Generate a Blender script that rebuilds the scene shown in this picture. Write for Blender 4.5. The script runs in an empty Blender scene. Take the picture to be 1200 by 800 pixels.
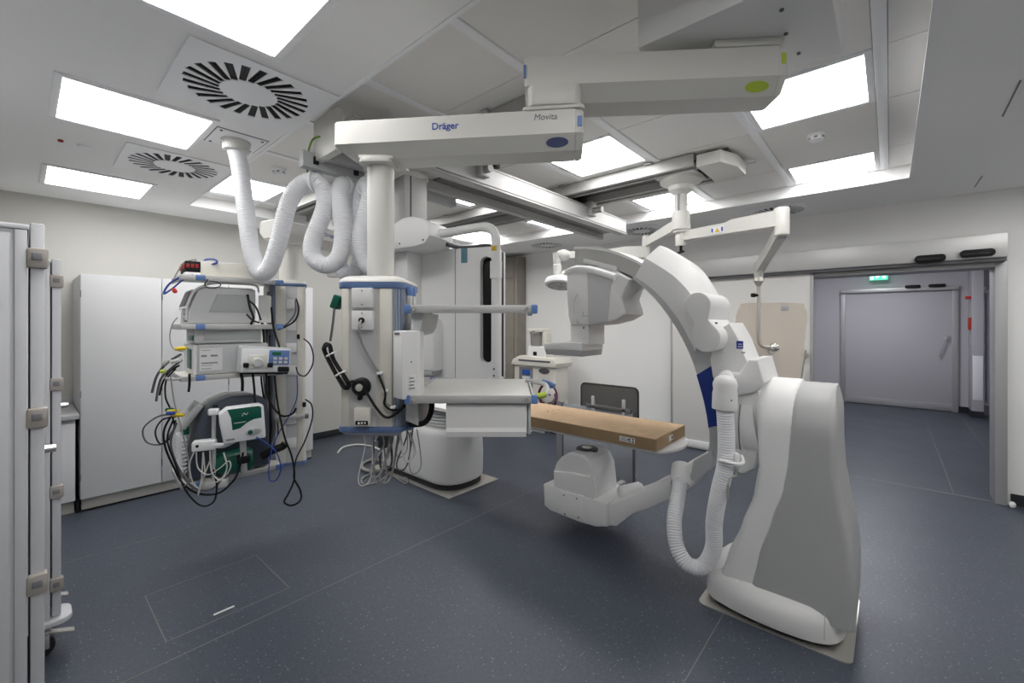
import bpy, bmesh, math, random
from mathutils import Vector, Matrix, Euler
from mathutils.geometry import tessellate_polygon

random.seed(7)
SC = bpy.context.scene
COL = SC.collection
PI = math.pi

# ------------------------------------------------------------------ camera, world, exposure
FPX, HOR, EYE = 504.7, 378.8, 1.6
TH = math.atan2(442.9, FPX)                       # angle between the view and the room's long axis
FW = Vector((math.cos(TH), math.sin(TH), 0)); RT = Vector((math.sin(TH), -math.cos(TH), 0))
EYEP = Vector((0, 0, EYE))
cam_data = bpy.data.cameras.new('camera'); cam = bpy.data.objects.new('camera', cam_data); COL.objects.link(cam)
cam_data.sensor_width = 36; cam_data.lens = 36 * FPX / 1200; cam_data.shift_y = -(400 - HOR) / 1200
cam_data.clip_start = 0.02
cam.location = EYEP; cam.rotation_euler = (PI / 2, 0, TH - PI / 2)
SC.camera = cam
W = bpy.data.worlds.new('world'); SC.world = W; W.use_nodes = True
W.node_tree.nodes['Background'].inputs[0].default_value = (0.5, 0.53, 0.6, 1)
W.node_tree.nodes['Background'].inputs[1].default_value = 0.03
SC.view_settings.view_transform = 'Standard'; SC.view_settings.look = 'None'
SC.view_settings.exposure = 0.22; SC.view_settings.gamma = 1; SC.view_settings.use_curve_mapping = False
SC.cycles.diffuse_bounces = 8; SC.cycles.max_bounces = 14
LAMP = 10.0                                       # strength of every ceiling light panel

ZC, ZR = 2.79, 2.90                               # ceiling, recessed ceiling
XF, YL, XB, YR = 5.76, 5.95, -1.35, -2.3          # far, left, back and right walls
RX0, RX1, RY0, RY1 = 1.10, 4.79, -0.135, 5.30     # ceiling recess

# pixel helpers: a pixel gives a direction, the plane or the depth gives the distance
def ray(u, v): return FW + RT * ((u - 600) / FPX) + Vector((0, 0, (HOR - v) / FPX))
def hit(u, v, ax, val):
    d = ray(u, v); i = 'xyz'.index(ax); return EYEP + d * ((val - EYEP[i]) / d[i])
def hx(u, v, X): return hit(u, v, 'x', X)
def hy(u, v, Y): return hit(u, v, 'y', Y)
def hz(u, v, Z): return hit(u, v, 'z', Z)
def pd(u, v, D): return EYEP + ray(u, v) * D

# ------------------------------------------------------------------ materials
MATS = {}
def mat(name, col, rough=0.5, metal=0.0, spec=0.5, noise=0.0, nscale=40.0, bump=0.0, bscale=300.0, emit=0.0, alpha=1.0, trans=0.0, coat=0.0, ior=1.45):
    m = bpy.data.materials.new(name); m.use_nodes = True; nt = m.node_tree; b = nt.nodes['Principled BSDF']
    c = (col[0], col[1], col[2], 1)
    b.inputs['Base Color'].default_value = c; b.inputs['Roughness'].default_value = rough
    b.inputs['Metallic'].default_value = metal; b.inputs['Specular IOR Level'].default_value = spec; b.inputs['IOR'].default_value = ior
    b.inputs['Coat Weight'].default_value = coat
    if alpha < 1: b.inputs['Alpha'].default_value = alpha
    if trans: b.inputs['Transmission Weight'].default_value = trans
    if emit:
        b.inputs['Emission Color'].default_value = c; b.inputs['Emission Strength'].default_value = emit
    tc = None
    if noise or bump: tc = nt.nodes.new('ShaderNodeTexCoord')
    if noise:
        n = nt.nodes.new('ShaderNodeTexNoise'); n.inputs['Scale'].default_value = nscale; n.inputs['Detail'].default_value = 4
        nt.links.new(tc.outputs['Object'], n.inputs['Vector'])
        r = nt.nodes.new('ShaderNodeMapRange'); r.inputs[1].default_value = 0.3; r.inputs[2].default_value = 0.7
        r.inputs[3].default_value = 1 - noise; r.inputs[4].default_value = 1 + noise
        nt.links.new(n.outputs['Fac'], r.inputs[0])
        mx = nt.nodes.new('ShaderNodeMix'); mx.data_type = 'RGBA'; mx.blend_type = 'MULTIPLY'; mx.inputs[0].default_value = 1
        mx.inputs[6].default_value = c; nt.links.new(r.outputs[0], mx.inputs[7]); nt.links.new(mx.outputs[2], b.inputs['Base Color'])
    if bump:
        n2 = nt.nodes.new('ShaderNodeTexNoise'); n2.inputs['Scale'].default_value = bscale
        nt.links.new(tc.outputs['Object'], n2.inputs['Vector'])
        bp = nt.nodes.new('ShaderNodeBump'); bp.inputs['Strength'].default_value = bump; bp.inputs['Distance'].default_value = 0.002
        nt.links.new(n2.outputs['Fac'], bp.inputs['Height']); nt.links.new(bp.outputs[0], b.inputs['Normal'])
    MATS[name] = m; return m
def brushed(name, col, rough, axis_scale, metal=0.85):
    m = mat(name, col, rough, metal); nt = m.node_tree; b = nt.nodes['Principled BSDF']
    tc = nt.nodes.new('ShaderNodeTexCoord'); mp = nt.nodes.new('ShaderNodeMapping'); mp.inputs['Scale'].default_value = axis_scale
    n = nt.nodes.new('ShaderNodeTexNoise'); n.inputs['Scale'].default_value = 1.0; n.inputs['Detail'].default_value = 3
    nt.links.new(tc.outputs['Object'], mp.inputs[0]); nt.links.new(mp.outputs[0], n.inputs['Vector'])
    r = nt.nodes.new('ShaderNodeMapRange'); r.inputs[3].default_value = rough - 0.08; r.inputs[4].default_value = rough + 0.12
    nt.links.new(n.outputs['Fac'], r.inputs[0]); nt.links.new(r.outputs[0], b.inputs['Roughness'])
    return m
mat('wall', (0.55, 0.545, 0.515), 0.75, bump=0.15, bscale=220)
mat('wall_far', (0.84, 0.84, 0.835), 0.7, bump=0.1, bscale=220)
mat('wall_corridor', (0.52, 0.51, 0.54), 0.7, bump=0.1)
mat('ceiling', (0.90, 0.90, 0.90), 0.7)
mat('ceiling_panel', (0.83, 0.82, 0.80), 0.55)
mat('grid_white', (0.90, 0.91, 0.93), 0.4)
mat('white', (0.80, 0.80, 0.80), 0.42)
mat('shell_white', (0.88, 0.88, 0.88), 0.42)
mat('cream', (0.66, 0.655, 0.625), 0.40)
mat('pure_white', (0.85, 0.86, 0.88), 0.4)
mat('beige_plastic', (0.62, 0.60, 0.55), 0.45)
mat('beige_light', (0.72, 0.70, 0.64), 0.45)
mat('grey_plastic', (0.42, 0.43, 0.44), 0.45)
mat('mid_grey', (0.56, 0.57, 0.58), 0.42)
mat('dark_grey', (0.10, 0.10, 0.11), 0.45)
mat('black', (0.010, 0.010, 0.011), 0.5, spec=0.25)
mat('rubber', (0.02, 0.02, 0.022), 0.55)
mat('cabinet', (0.70, 0.71, 0.73), 0.42)
mat('cabinet_edge', (0.55, 0.56, 0.58), 0.45)
mat('cart', (0.64, 0.65, 0.68), 0.45)
mat('latch', (0.40, 0.37, 0.34), 0.5)
mat('plinth', (0.50, 0.49, 0.46), 0.5)
mat('blue_trim', (0.11, 0.175, 0.34), 0.35)
mat('rib_blue', (0.25, 0.30, 0.41), 0.35)
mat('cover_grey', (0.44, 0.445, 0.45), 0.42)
mat('blue_cap', (0.13, 0.23, 0.50), 0.35)
mat('deep_blue', (0.012, 0.035, 0.22), 0.3)
mat('logo_blue', (0.01, 0.05, 0.36), 0.5)
mat('logo_grey', (0.12, 0.13, 0.15), 0.5)
mat('slate_dot', (0.10, 0.12, 0.24), 0.5)
mat('lime', (0.45, 0.58, 0.07), 0.45)
mat('yellow', (0.80, 0.60, 0.03), 0.45)
mat('green_dark', (0.004, 0.10, 0.065), 0.35)
mat('device_navy', (0.055, 0.068, 0.092), 0.42)
mat('purple', (0.10, 0.015, 0.06), 0.6)
mat('closet', (0.27, 0.245, 0.215), 0.5, noise=0.06, nscale=8)
mat('cardboard', (0.53, 0.375, 0.235), 0.85, noise=0.07, nscale=14, bump=0.1)
mat('cardboard_edge', (0.31, 0.21, 0.115), 0.85, noise=0.07, nscale=14)
mat('paper', (0.78, 0.78, 0.78), 0.7)
mat('ink', (0.05, 0.05, 0.05), 0.7)
mat('cable_grey', (0.30, 0.30, 0.29), 0.5)
mat('cable_white', (0.62, 0.62, 0.60), 0.5)
mat('cable_blue', (0.03, 0.07, 0.35), 0.45)
mat('orange', (0.55, 0.12, 0.02), 0.5)
mat('red', (0.55, 0.03, 0.02), 0.45)
mat('red_dark', (0.30, 0.02, 0.02), 0.5)
mat('hose', (0.80, 0.81, 0.84), 0.38)
mat('acrylic', (0.74, 0.65, 0.56), 0.12, alpha=0.5)
mat('smoked', (0.085, 0.080, 0.075), 0.2, alpha=0.72)
mat('clear_grey', (0.30, 0.29, 0.28), 0.15, alpha=0.75)
mat('screen_blue', (0.03, 0.10, 0.42), 0.25)
mat('lcd_green', (0.02, 0.16, 0.08), 0.3)
mat('baseboard', (0.022, 0.025, 0.030), 0.5)
mat('door_panel', (0.72, 0.71, 0.69), 0.4)
mat('curtain', (0.34, 0.36, 0.40), 0.5)
mat('hinge_dark', (0.22, 0.22, 0.24), 0.5)
mat('green_tape', (0.12, 0.24, 0.30), 0.6)
mat('warn_yellow', (0.65, 0.42, 0.02), 0.5)
mat('earth_green', (0.16, 0.30, 0.03), 0.5)
mat('seam', (0.20, 0.195, 0.19), 0.6)
mat('lamp_glass', (1.0, 0.985, 0.965), 0.4, emit=LAMP)
mat('exit_light', (0.10, 0.75, 0.42), 0.4, emit=1.1)
mat('exit_white', (0.85, 0.95, 0.9), 0.4, emit=1.1)
brushed('alu', (0.56, 0.56, 0.56), 0.55, (3, 3, 90), 0.45)
brushed('alu_rail', (0.44, 0.44, 0.43), 0.50, (40, 40, 200), 0.5)
brushed('alu_dark', (0.26, 0.26, 0.26), 0.42, (40, 40, 200))
brushed('steel', (0.66, 0.64, 0.60), 0.36, (60, 4, 60))
brushed('chrome', (0.72, 0.71, 0.69), 0.16, (8, 8, 8))
mat('header', (0.56, 0.56, 0.56), 0.45, 0.45)
mat('frame_alu', (0.42, 0.42, 0.43), 0.45, 0.25)

def floor_material():
    m = bpy.data.materials.new('floor_vinyl'); m.use_nodes = True; nt = m.node_tree; b = nt.nodes['Principled BSDF']; L = nt.links.new
    b.inputs['Roughness'].default_value = 0.40; b.inputs['Specular IOR Level'].default_value = 0.55
    tc = nt.nodes.new('ShaderNodeTexCoord')
    def specks(scale, lo, hi):
        v = nt.nodes.new('ShaderNodeTexVoronoi'); v.inputs['Scale'].default_value = scale; L(tc.outputs['Object'], v.inputs['Vector'])
        wn = nt.nodes.new('ShaderNodeSeparateColor'); L(v.outputs['Color'], wn.inputs[0])
        a = nt.nodes.new('ShaderNodeMapRange'); a.inputs[1].default_value = lo; a.inputs[2].default_value = hi; a.inputs[3].default_value = 1; a.inputs[4].default_value = 0
        L(v.outputs['Distance'], a.inputs[0])
        g = nt.nodes.new('ShaderNodeMath'); g.operation = 'GREATER_THAN'; g.inputs[1].default_value = 0.72; L(wn.outputs[0], g.inputs[0])
        mm = nt.nodes.new('ShaderNodeMath'); mm.operation = 'MULTIPLY'; L(a.outputs[0], mm.inputs[0]); L(g.outputs[0], mm.inputs[1]); return mm
    n = nt.nodes.new('ShaderNodeTexNoise'); n.inputs['Scale'].default_value = 60; n.inputs['Detail'].default_value = 5; L(tc.outputs['Object'], n.inputs['Vector'])
    cr = nt.nodes.new('ShaderNodeValToRGB'); e = cr.color_ramp.elements
    e[0].position = 0.3; e[0].color = (0.042, 0.051, 0.073, 1); e[1].position = 0.75; e[1].color = (0.062, 0.073, 0.099, 1)
    L(n.outputs['Fac'], cr.inputs[0])
    s1 = specks(55, 0.10, 0.24); s2 = specks(120, 0.12, 0.28)
    m1 = nt.nodes.new('ShaderNodeMix'); m1.data_type = 'RGBA'; m1.inputs[7].default_value = (0.24, 0.26, 0.30, 1); L(s1.outputs[0], m1.inputs[0]); L(cr.outputs[0], m1.inputs[6])
    m2 = nt.nodes.new('ShaderNodeMix'); m2.data_type = 'RGBA'; m2.inputs[7].default_value = (0.15, 0.17, 0.20, 1); L(s2.outputs[0], m2.inputs[0]); L(m1.outputs[2], m2.inputs[6])
    L(m2.outputs[2], b.inputs['Base Color'])
    n3 = nt.nodes.new('ShaderNodeTexNoise'); n3.inputs['Scale'].default_value = 2.5; n3.inputs['Detail'].default_value = 4; L(tc.outputs['Object'], n3.inputs['Vector'])
    rr = nt.nodes.new('ShaderNodeMapRange'); rr.inputs[3].default_value = 0.36; rr.inputs[4].default_value = 0.48; L(n3.outputs['Fac'], rr.inputs[0]); L(rr.outputs[0], b.inputs['Roughness'])
    MATS['floor'] = m
floor_material()

# ------------------------------------------------------------------ mesh builders
def spline(pts, n=8, closed=False):
    """Catmull-Rom through the points"""
    P = [Vector(p) for p in pts]
    if len(P) < 3 and not closed: return P
    out = []; N = len(P); segs = N if closed else N - 1
    for i in range(segs):
        if closed: a, b, c, d = P[i - 1], P[i], P[(i + 1) % N], P[(i + 2) % N]
        else: a, b, c, d = P[max(i - 1, 0)], P[i], P[i + 1], P[min(i + 2, N - 1)]
        for k in range(n):
            t = k / n
            out.append(0.5 * ((2 * b) + (c - a) * t + (2 * a - 5 * b + 4 * c - d) * t * t + (3 * b - a - 3 * c + d) * t ** 3))
    if not closed: out.append(P[-1])
    return out
def rrect(w, h, r, n=4, cx=0, cy=0):
    """rounded rectangle outline, counter-clockwise"""
    r = min(r, w / 2 - 1e-4, h / 2 - 1e-4); o = []
    for sx, sy, a0 in ((1, 1, 0), (-1, 1, 90), (-1, -1, 180), (1, -1, 270)):
        for k in range(n + 1):
            a = math.radians(a0 + 90 * k / n)
            o.append((cx + sx * (w / 2 - r) + r * math.cos(a), cy + sy * (h / 2 - r) + r * math.sin(a)))
    return o
def ellipse(a, b, n=24, cx=0, cy=0): return [(cx + a * math.cos(2 * PI * k / n), cy + b * math.sin(2 * PI * k / n)) for k in range(n)]

class B:
    """collects shapes; M turns local coordinates into world coordinates"""
    def __init__(s, M=None): s.bm = bmesh.new(); s.M = M or Matrix.Identity(4)
    def _x(s, vs, R=None):
        if R is not None: bmesh.ops.transform(s.bm, matrix=R, verts=vs)
    def box(s, c, d, bev=0.0, R=None, seg=2):
        r = bmesh.ops.create_cube(s.bm, size=1); vs = r['verts']
        bmesh.ops.scale(s.bm, vec=d, verts=vs)
        if bev > 0:
            es = list({e for v in vs for e in v.link_edges})
            g = bmesh.ops.bevel(s.bm, geom=es, offset=min(bev, 0.49 * min(d)), segments=seg, affect='EDGES', profile=0.5)
            vs = list({v for f in g['faces'] for v in f.verts} | {v for v in vs if v.is_valid})
        T = Matrix.Translation(c)
        if R is not None: T = T @ (R.to_4x4() if not isinstance(R, float) else Matrix.Rotation(R, 4, 'Z'))
        bmesh.ops.transform(s.bm, matrix=T, verts=vs); return s
    def bx(s, x0, x1, y0, y1, z0, z1, bev=0.0, seg=2):
        return s.box(((x0 + x1) / 2, (y0 + y1) / 2, (z0 + z1) / 2), (abs(x1 - x0), abs(y1 - y0), abs(z1 - z0)), bev, None, seg)
    def loft(s, rings, cap=True, closed=False):
        """rings: lists of equally many points"""
        R = [[s.bm.verts.new(p) for p in ring] for ring in rings]; n = len(R[0])
        m = len(R) if closed else len(R) - 1
        for i in range(m):
            a, b = R[i], R[(i + 1) % len(R)]
            for k in range(n): s.bm.faces.new((a[k], a[(k + 1) % n], b[(k + 1) % n], b[k]))
        if cap and not closed:
            s.bm.faces.new(list(reversed(R[0]))); s.bm.faces.new(R[-1])
        return s
    def prism(s, poly, ax, a, b, bev=0.0, seg=2):
        """outline extruded along an axis: z -> (x,y), x -> (y,z), y -> (x,z)"""
        f = {'z': lambda p, t: (p[0], p[1], t), 'x': lambda p, t: (t, p[0], p[1]), 'y': lambda p, t: (p[0], t, p[1])}[ax]
        if bev <= 0: return s.loft([[f(p, a) for p in poly], [f(p, b) for p in poly]])
        sg = 1 if b > a else -1; bev = min(bev, abs(b - a) * 0.49)
        ins = offset_poly(poly, -bev); in2 = offset_poly(poly, -bev * 0.3)
        return s.loft([[f(p, a) for p in ins], [f(p, a + sg * bev * 0.3) for p in in2], [f(p, a + sg * bev) for p in poly],
                       [f(p, b - sg * bev) for p in poly], [f(p, b - sg * bev * 0.3) for p in in2], [f(p, b) for p in ins]])
    def cyl(s, p0, p1, r0, r1=None, n=20, cap=True):
        p0, p1 = Vector(p0), Vector(p1); r1 = r0 if r1 is None else r1
        d = (p1 - p0).normalized(); q = d.to_track_quat('Z', 'Y'); X = q @ Vector((1, 0, 0)); Y = q @ Vector((0, 1, 0))
        ring = lambda p, r: [p + (X * math.cos(2 * PI * k / n) + Y * math.sin(2 * PI * k / n)) * r for k in range(n)]
        return s.loft([ring(p0, r0), ring(p1, r1)], cap)
    def rod(s, p0, p1, prof, n=20):
        """turned shape along a line: prof is a list of (t 0..1, radius)"""
        p0, p1 = Vector(p0), Vector(p1); d = (p1 - p0).normalized(); q = d.to_track_quat('Z', 'Y'); X = q @ Vector((1, 0, 0)); Y = q @ Vector((0, 1, 0))
        return s.loft([[p0.lerp(p1, t) + (X * math.cos(2 * PI * k / n) + Y * math.sin(2 * PI * k / n)) * max(r, 1e-4) for k in range(n)] for t, r in prof])
    def tube(s, pts, r, n=8, smooth=6, closed=False, corr=None, flat=None):
        """tube along a smoothed path; corr=(pitch, depth) makes it corrugated"""
        P = spline(pts, smooth, closed) if smooth else [Vector(p) for p in pts]
        if corr:
            pitch, dep = corr; L = [0]
            for i in range(1, len(P)): L.append(L[-1] + (P[i] - P[i - 1]).length)
            cnt = int(L[-1] / pitch) * 3; Q = []; j = 0
            for k in range(cnt + 1):
                t = L[-1] * k / cnt
                while j < len(L) - 2 and L[j + 1] < t: j += 1
                Q.append(P[j].lerp(P[j + 1], (t - L[j]) / max(L[j + 1] - L[j], 1e-9)))
            P = Q
        N = len(P); rings = []; up = None
        for i in range(N):
            d = (P[(i + 1) % N] - P[i - 1]) if closed else (P[min(i + 1, N - 1)] - P[max(i - 1, 0)])
            if d.length < 1e-9: d = Vector((0, 0, 1))
            d.normalize()
            if up is None: up = d.orthogonal().normalized()
            up = (up - d * up.dot(d)); up = up.normalized() if up.length > 1e-6 else d.orthogonal().normalized()
            w = d.cross(up); rr = (r(i / max(N - 1, 1)) if callable(r) else r)
            if corr: rr = rr - (corr[1] if i % 3 == 0 else 0)
            rings.append([P[i] + (up * math.cos(2 * PI * k / n) + w * math.sin(2 * PI * k / n)) * rr for k in range(n)])
        return s.loft(rings, not closed, closed)
    def ball(s, c, r, seg=16, ring=10):
        r = (r, r, r) if isinstance(r, (int, float)) else r
        g = bmesh.ops.create_uvsphere(s.bm, u_segments=seg, v_segments=ring, radius=1)
        bmesh.ops.transform(s.bm, matrix=Matrix.Translation(c) @ Matrix.Diagonal((r[0], r[1], r[2], 1)), verts=g['verts']); return s
    def holed(s, outer, holes, z0, z1):
        """plate with holes in the xy plane"""
        loops = [outer] + holes; flat = [p for l in loops for p in l]
        tris = tessellate_polygon([[Vector((p[0], p[1], 0)) for p in l] for l in loops])
        lo = [s.bm.verts.new((p[0], p[1], z0)) for p in flat]; hi = [s.bm.verts.new((p[0], p[1], z1)) for p in flat]
        for t in tris:
            try: s.bm.faces.new([lo[i] for i in t]); s.bm.faces.new([hi[i] for i in reversed(t)])
            except ValueError: pass
        o = 0
        for l in loops:
            n = len(l)
            for k in range(n):
                a, b = o + k, o + (k + 1) % n; s.bm.faces.new((lo[a], lo[b], hi[b], hi[a]))
            o += n
        return s
    def build(s, name, m, parent=None, smooth=38, label=None):
        bmesh.ops.transform(s.bm, matrix=s.M, verts=s.bm.verts)
        root = parent
        while root is not None and root.parent is not None: root = root.parent
        if root is not None: bmesh.ops.translate(s.bm, vec=-root.location, verts=s.bm.verts)
        bmesh.ops.recalc_face_normals(s.bm, faces=s.bm.faces)
        me = bpy.data.meshes.new(name); s.bm.to_mesh(me); s.bm.free()
        if smooth:
            for p in me.polygons: p.use_smooth = True
            me.set_sharp_from_angle(angle=math.radians(smooth))
        me.materials.append(MATS[m] if isinstance(m, str) else m)
        o = bpy.data.objects.new(name, me); COL.objects.link(o)
        if parent is not None: o.parent = parent
        else:                                       # top-level mesh: put its origin at its base
            if me.vertices:
                xs = [v.co for v in me.vertices]; c = Vector(((min(v.x for v in xs) + max(v.x for v in xs)) / 2, (min(v.y for v in xs) + max(v.y for v in xs)) / 2, min(v.z for v in xs)))
                me.transform(Matrix.Translation(-c)); o.location = c
        if label: o['label'] = label
        return o
def offset_poly(poly, d):
    n = len(poly); ar = sum(poly[i][0] * poly[(i + 1) % n][1] - poly[(i + 1) % n][0] * poly[i][1] for i in range(n)); sg = 1 if ar > 0 else -1
    out = []
    for i in range(n):
        p0, p1, p2 = Vector(poly[i - 1][:2]), Vector(poly[i][:2]), Vector(poly[(i + 1) % n][:2])
        a = (p1 - p0); b = (p2 - p1)
        a = a.normalized() if a.length > 1e-9 else b.normalized(); b = b.normalized() if b.length > 1e-9 else a
        n1 = Vector((a.y, -a.x)) * sg; n2 = Vector((b.y, -b.x)) * sg; k = n1 + n2
        k = k.normalized() / max(0.5, math.sqrt(max(0.0, (1 + n1.dot(n2)) / 2))) if k.length > 1e-6 else n1
        out.append((p1.x + k.x * d, p1.y + k.y * d))
    return out
def frame(origin, yaw): return Matrix.Translation(origin) @ Matrix.Rotation(yaw, 4, 'Z')
VIEW = Matrix.Rotation(TH - PI / 2, 4, 'Z')       # local x to the right, local y away from the camera position
def vl(lat, dep, z): return RT * lat + FW * dep + Vector((0, 0, z))
def thing(name, loc, label, cat, group=None):
    o = bpy.data.objects.new(name, None); o.empty_display_size = 0.1; COL.objects.link(o); o.location = loc
    return tag(o, label, cat, group)
def tag(o, label, cat, group=None):
    o['label'] = label; o['category'] = cat
    if group: o['group'] = group
    return o
def struct(o): o['kind'] = 'structure'; return o
def text(body, name, m, parent, M, size, bold=0.0, shear=0.0, depth=0.0008):
    """flat lettering: M places it (local x along the line, local y up the letters)"""
    c = bpy.data.curves.new(name, 'FONT'); c.body = body; c.size = size; c.extrude = depth; c.offset = bold; c.shear = shear
    c.align_x = 'CENTER'; c.align_y = 'CENTER'
    t = bpy.data.objects.new(name, c); COL.objects.link(t)
    bpy.context.view_layer.update()
    me = bpy.data.meshes.new_from_object(t.evaluated_get(bpy.context.evaluated_depsgraph_get()))
    bpy.data.objects.remove(t); bpy.data.curves.remove(c)
    me.transform(M); root = parent
    while root.parent is not None: root = root.parent
    me.transform(Matrix.Translation(-root.location)); me.materials.clear(); me.materials.append(MATS[m])
    o = bpy.data.objects.new(name, me); COL.objects.link(o); o.parent = parent; return o
def basis(o, x, y):
    x = Vector(x).normalized(); y = Vector(y); z = x.cross(y).normalized(); y = z.cross(x)
    return Matrix(((x.x, y.x, z.x, o[0]), (x.y, y.y, z.y, o[1]), (x.z, y.z, z.z, o[2]), (0, 0, 0, 1)))
def copy_tree(o, parent=None):
    c = o.copy(); COL.objects.link(c); c.parent = parent
    for ch in [k for k in bpy.data.objects if k.parent == o]: copy_tree(ch, c)
    return c

# ================================================================== THE ROOM
XC = 11.12                                          # corridor end wall
fl = struct(B().bx(XB, XC + 0.3, YR, 6.2, -0.1, 0.0).build('floor', 'floor', None))
def seam(p, q, w=0.004):
    p, q = Vector((*p, 0)), Vector((*q, 0)); d = (q - p).normalized(); n = Vector((-d.y, d.x, 0)) * w / 2
    b = B(); b.loft([[p + n, p - n, p - n + Vector((0, 0, 0.0012)), p + n + Vector((0, 0, 0.0012))], [q + n, q - n, q - n + Vector((0, 0, 0.0012)), q + n + Vector((0, 0, 0.0012))]])
    return b.build('floor_seam', 'seam', fl, smooth=0)
for p, q, w in (((XB, 4.135), (XF, 4.135), .004), ((XB, 2.57), (XF, 2.57), .005), ((XB, 0.69), (XF, 0.69), .004), ((XB, -1.2), (XF, -1.2), .004),
                ((5.76, -0.72), (5.76, 0.66), .014), ((5.78, -0.45), (XC, -0.45), .005), ((5.78, -0.92), (XC, -0.92), .005)): seam(p, q, w)
hatch = [(0.48, 3.29), (1.07, 3.29), (1.07, 2.733), (0.48, 2.733)]
for i in range(4): o = seam(hatch[i], hatch[(i + 1) % 4], 0.005); o.name = 'hatch_frame'
B().box((0.745, 2.787, 0.0025), (0.10, 0.012, 0.005), 0.002).build('hatch_grip', 'paper', fl, label='small white grip strip at the edge of the floor hatch')

# main ceiling around the recess
b = B()
b.bx(XB, XF, YR, RY0, ZC, 3.2); b.bx(XB, XF, RY1, YL, ZC, 3.2); b.bx(XB, RX0, RY0, RY1, ZC, 3.2); b.bx(RX1, XF, RY0, RY1, ZC, 3.2)
ceil = struct(b.build('ceiling', 'ceiling', None, smooth=0))
b = B()
e = 0.004
b.bx(RX0 - e, RX0 + .016, RY0, RY1, ZC - .004, ZC + .012); b.bx(RX1 - .016, RX1 + e, RY0, RY1, ZC - .004, ZC + .012)
b.bx(RX0 + .016, RX1 - .016, RY0 - e, RY0 + .016, ZC - .004, ZC + .012); b.bx(RX0 + .016, RX1 - .016, RY1 - .016, RY1 + e, ZC - .004, ZC + .012)
b.build('recess_lip', 'grid_white', ceil, smooth=0)
# recessed ceiling: backing, grid strips, panels
rc = struct(B().bx(RX0, RX1, RY0, RY1, ZR + 0.03, ZR + 0.06).build('ceiling_recess', 'dark_grey', None, smooth=0))
strips = [0.035, 0.70, 1.405, 2.11, 2.82, 3.55, 4.30, 5.06]
cols = [RX0, 1.73, 2.655, 3.305, 4.235, RX1]
for y in strips: B().bx(RX0, RX1, y - 0.026, y + 0.026, ZR - 0.008, ZR + 0.02, 0.003).build('grid_strip', 'grid_white', rc)
LIGHT_ROWS = (0, 2, 4, 6)
def is_light(r, c): return (r in LIGHT_ROWS and c in (2, 4)) or (r == 6 and c == 0)
edges = [RY0] + strips + [RY1]
recess_cells = []
for i in range(len(edges) - 1):
    y0 = edges[i] + (0.028 if i else 0); y1 = edges[i + 1] - (0.028 if i < len(edges) - 2 else 0)
    for c in range(5):
        x0, x1 = cols[c] + 0.0025, cols[c + 1] - 0.0025
        if is_light(i - 1, c): recess_cells.append((i - 1, c, x0, x1, y0, y1)); continue
        B().bx(x0, x1, y0, y1, ZR, ZR + 0.02, 0.002, 1).build('ceiling_panel', 'ceiling_panel', rc)

# walls
T = 0.2
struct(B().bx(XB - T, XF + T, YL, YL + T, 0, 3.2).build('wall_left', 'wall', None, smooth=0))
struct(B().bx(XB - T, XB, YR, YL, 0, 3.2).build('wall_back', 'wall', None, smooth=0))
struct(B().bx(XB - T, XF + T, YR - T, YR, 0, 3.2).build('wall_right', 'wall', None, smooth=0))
DY0, DY1, DZ = -0.72, 0.85, 2.15                    # door opening in the far wall
b = B(); b.bx(XF, XF + T, DY1, YL, 0, 3.2); b.bx(XF, XF + T, YR, DY0, 0, 3.2); b.bx(XF, XF + T, DY0, DY1, DZ, 3.2)
wf = struct(b.build('wall_far', 'wall_far', None, smooth=0))
struct(B().bx(XB, XF, YL - 0.012, YL, 0, 0.09, 0.002).build('baseboard_left', 'baseboard', None))
b = B(); b.bx(XF - 0.012, XF, 2.25, 4.7, 0, 0.10); b.bx(XF - 0.012, XF, YR, -0.80, 0, 0.10)
struct(b.build('baseboard_far', 'baseboard', None, smooth=0))
# slits in the right-hand ceiling
for (u0, v0, u1, v1) in ((1196, 94, 1175, 136), (1151, 206, 1142, 219)):
    p, q = hz(u0, v0, ZC), hz(u1, v1, ZC); b = B(); b.box((p + q) / 2 + Vector((0, 0, -0.001)), ((q - p).length, 0.006, 0.004), R=math.atan2((q - p).y, (q - p).x)); b.build('ceiling_joint', 'dark_grey', ceil, smooth=0)

# ------------------------------------------------------------------ ceiling lights
def ceiling_light(x0, x1, y0, y1, z, label, grp):
    t = thing('ceiling_light', ((x0 + x1) / 2, (y0 + y1) / 2, z), label, 'ceiling light', grp)
    w = 0.032
    b = B(); b.bx(x0, x1, y0, y0 + w, z - .012, z + .008, .003); b.bx(x0, x1, y1 - w, y1, z - .012, z + .008, .003)
    b.bx(x0, x0 + w, y0 + w, y1 - w, z - .012, z + .008, .003); b.bx(x1 - w, x1, y0 + w, y1 - w, z - .012, z + .008, .003)
    b.build('frame', 'grid_white', t)
    B().bx(x0 + w, x1 - w, y0 + w, y1 - w, z - 0.006, z - 0.001).build('diffuser', 'lamp_glass', t, smooth=0)
    return t
for k, (yc, lab) in enumerate(((1.745, 'large square ceiling light cut off by the top edge of the photo'),
                               (3.285, 'square ceiling light on the left between the two swirl air vents'),
                               (5.045, 'square ceiling light farthest left, nearest to the wall of cupboards'),
                               (0.12, 'square ceiling light above the camera, out of view'))):
    ceiling_light(0.10, 0.77, yc - 0.335, yc + 0.335, ZC, lab, 'ceiling lights of the flat ceiling')
for xc, lab in ((1.35, 'square ceiling light of the right-hand row nearest the camera, out of view'), (2.95, 'middle square ceiling light of the right-hand row, out of view'), (4.55, 'square ceiling light of the right-hand row nearest the sliding door, out of view')):
    ceiling_light(xc - .335, xc + .335, -1.60, -0.93, ZC, lab, 'ceiling lights of the flat ceiling')
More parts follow.
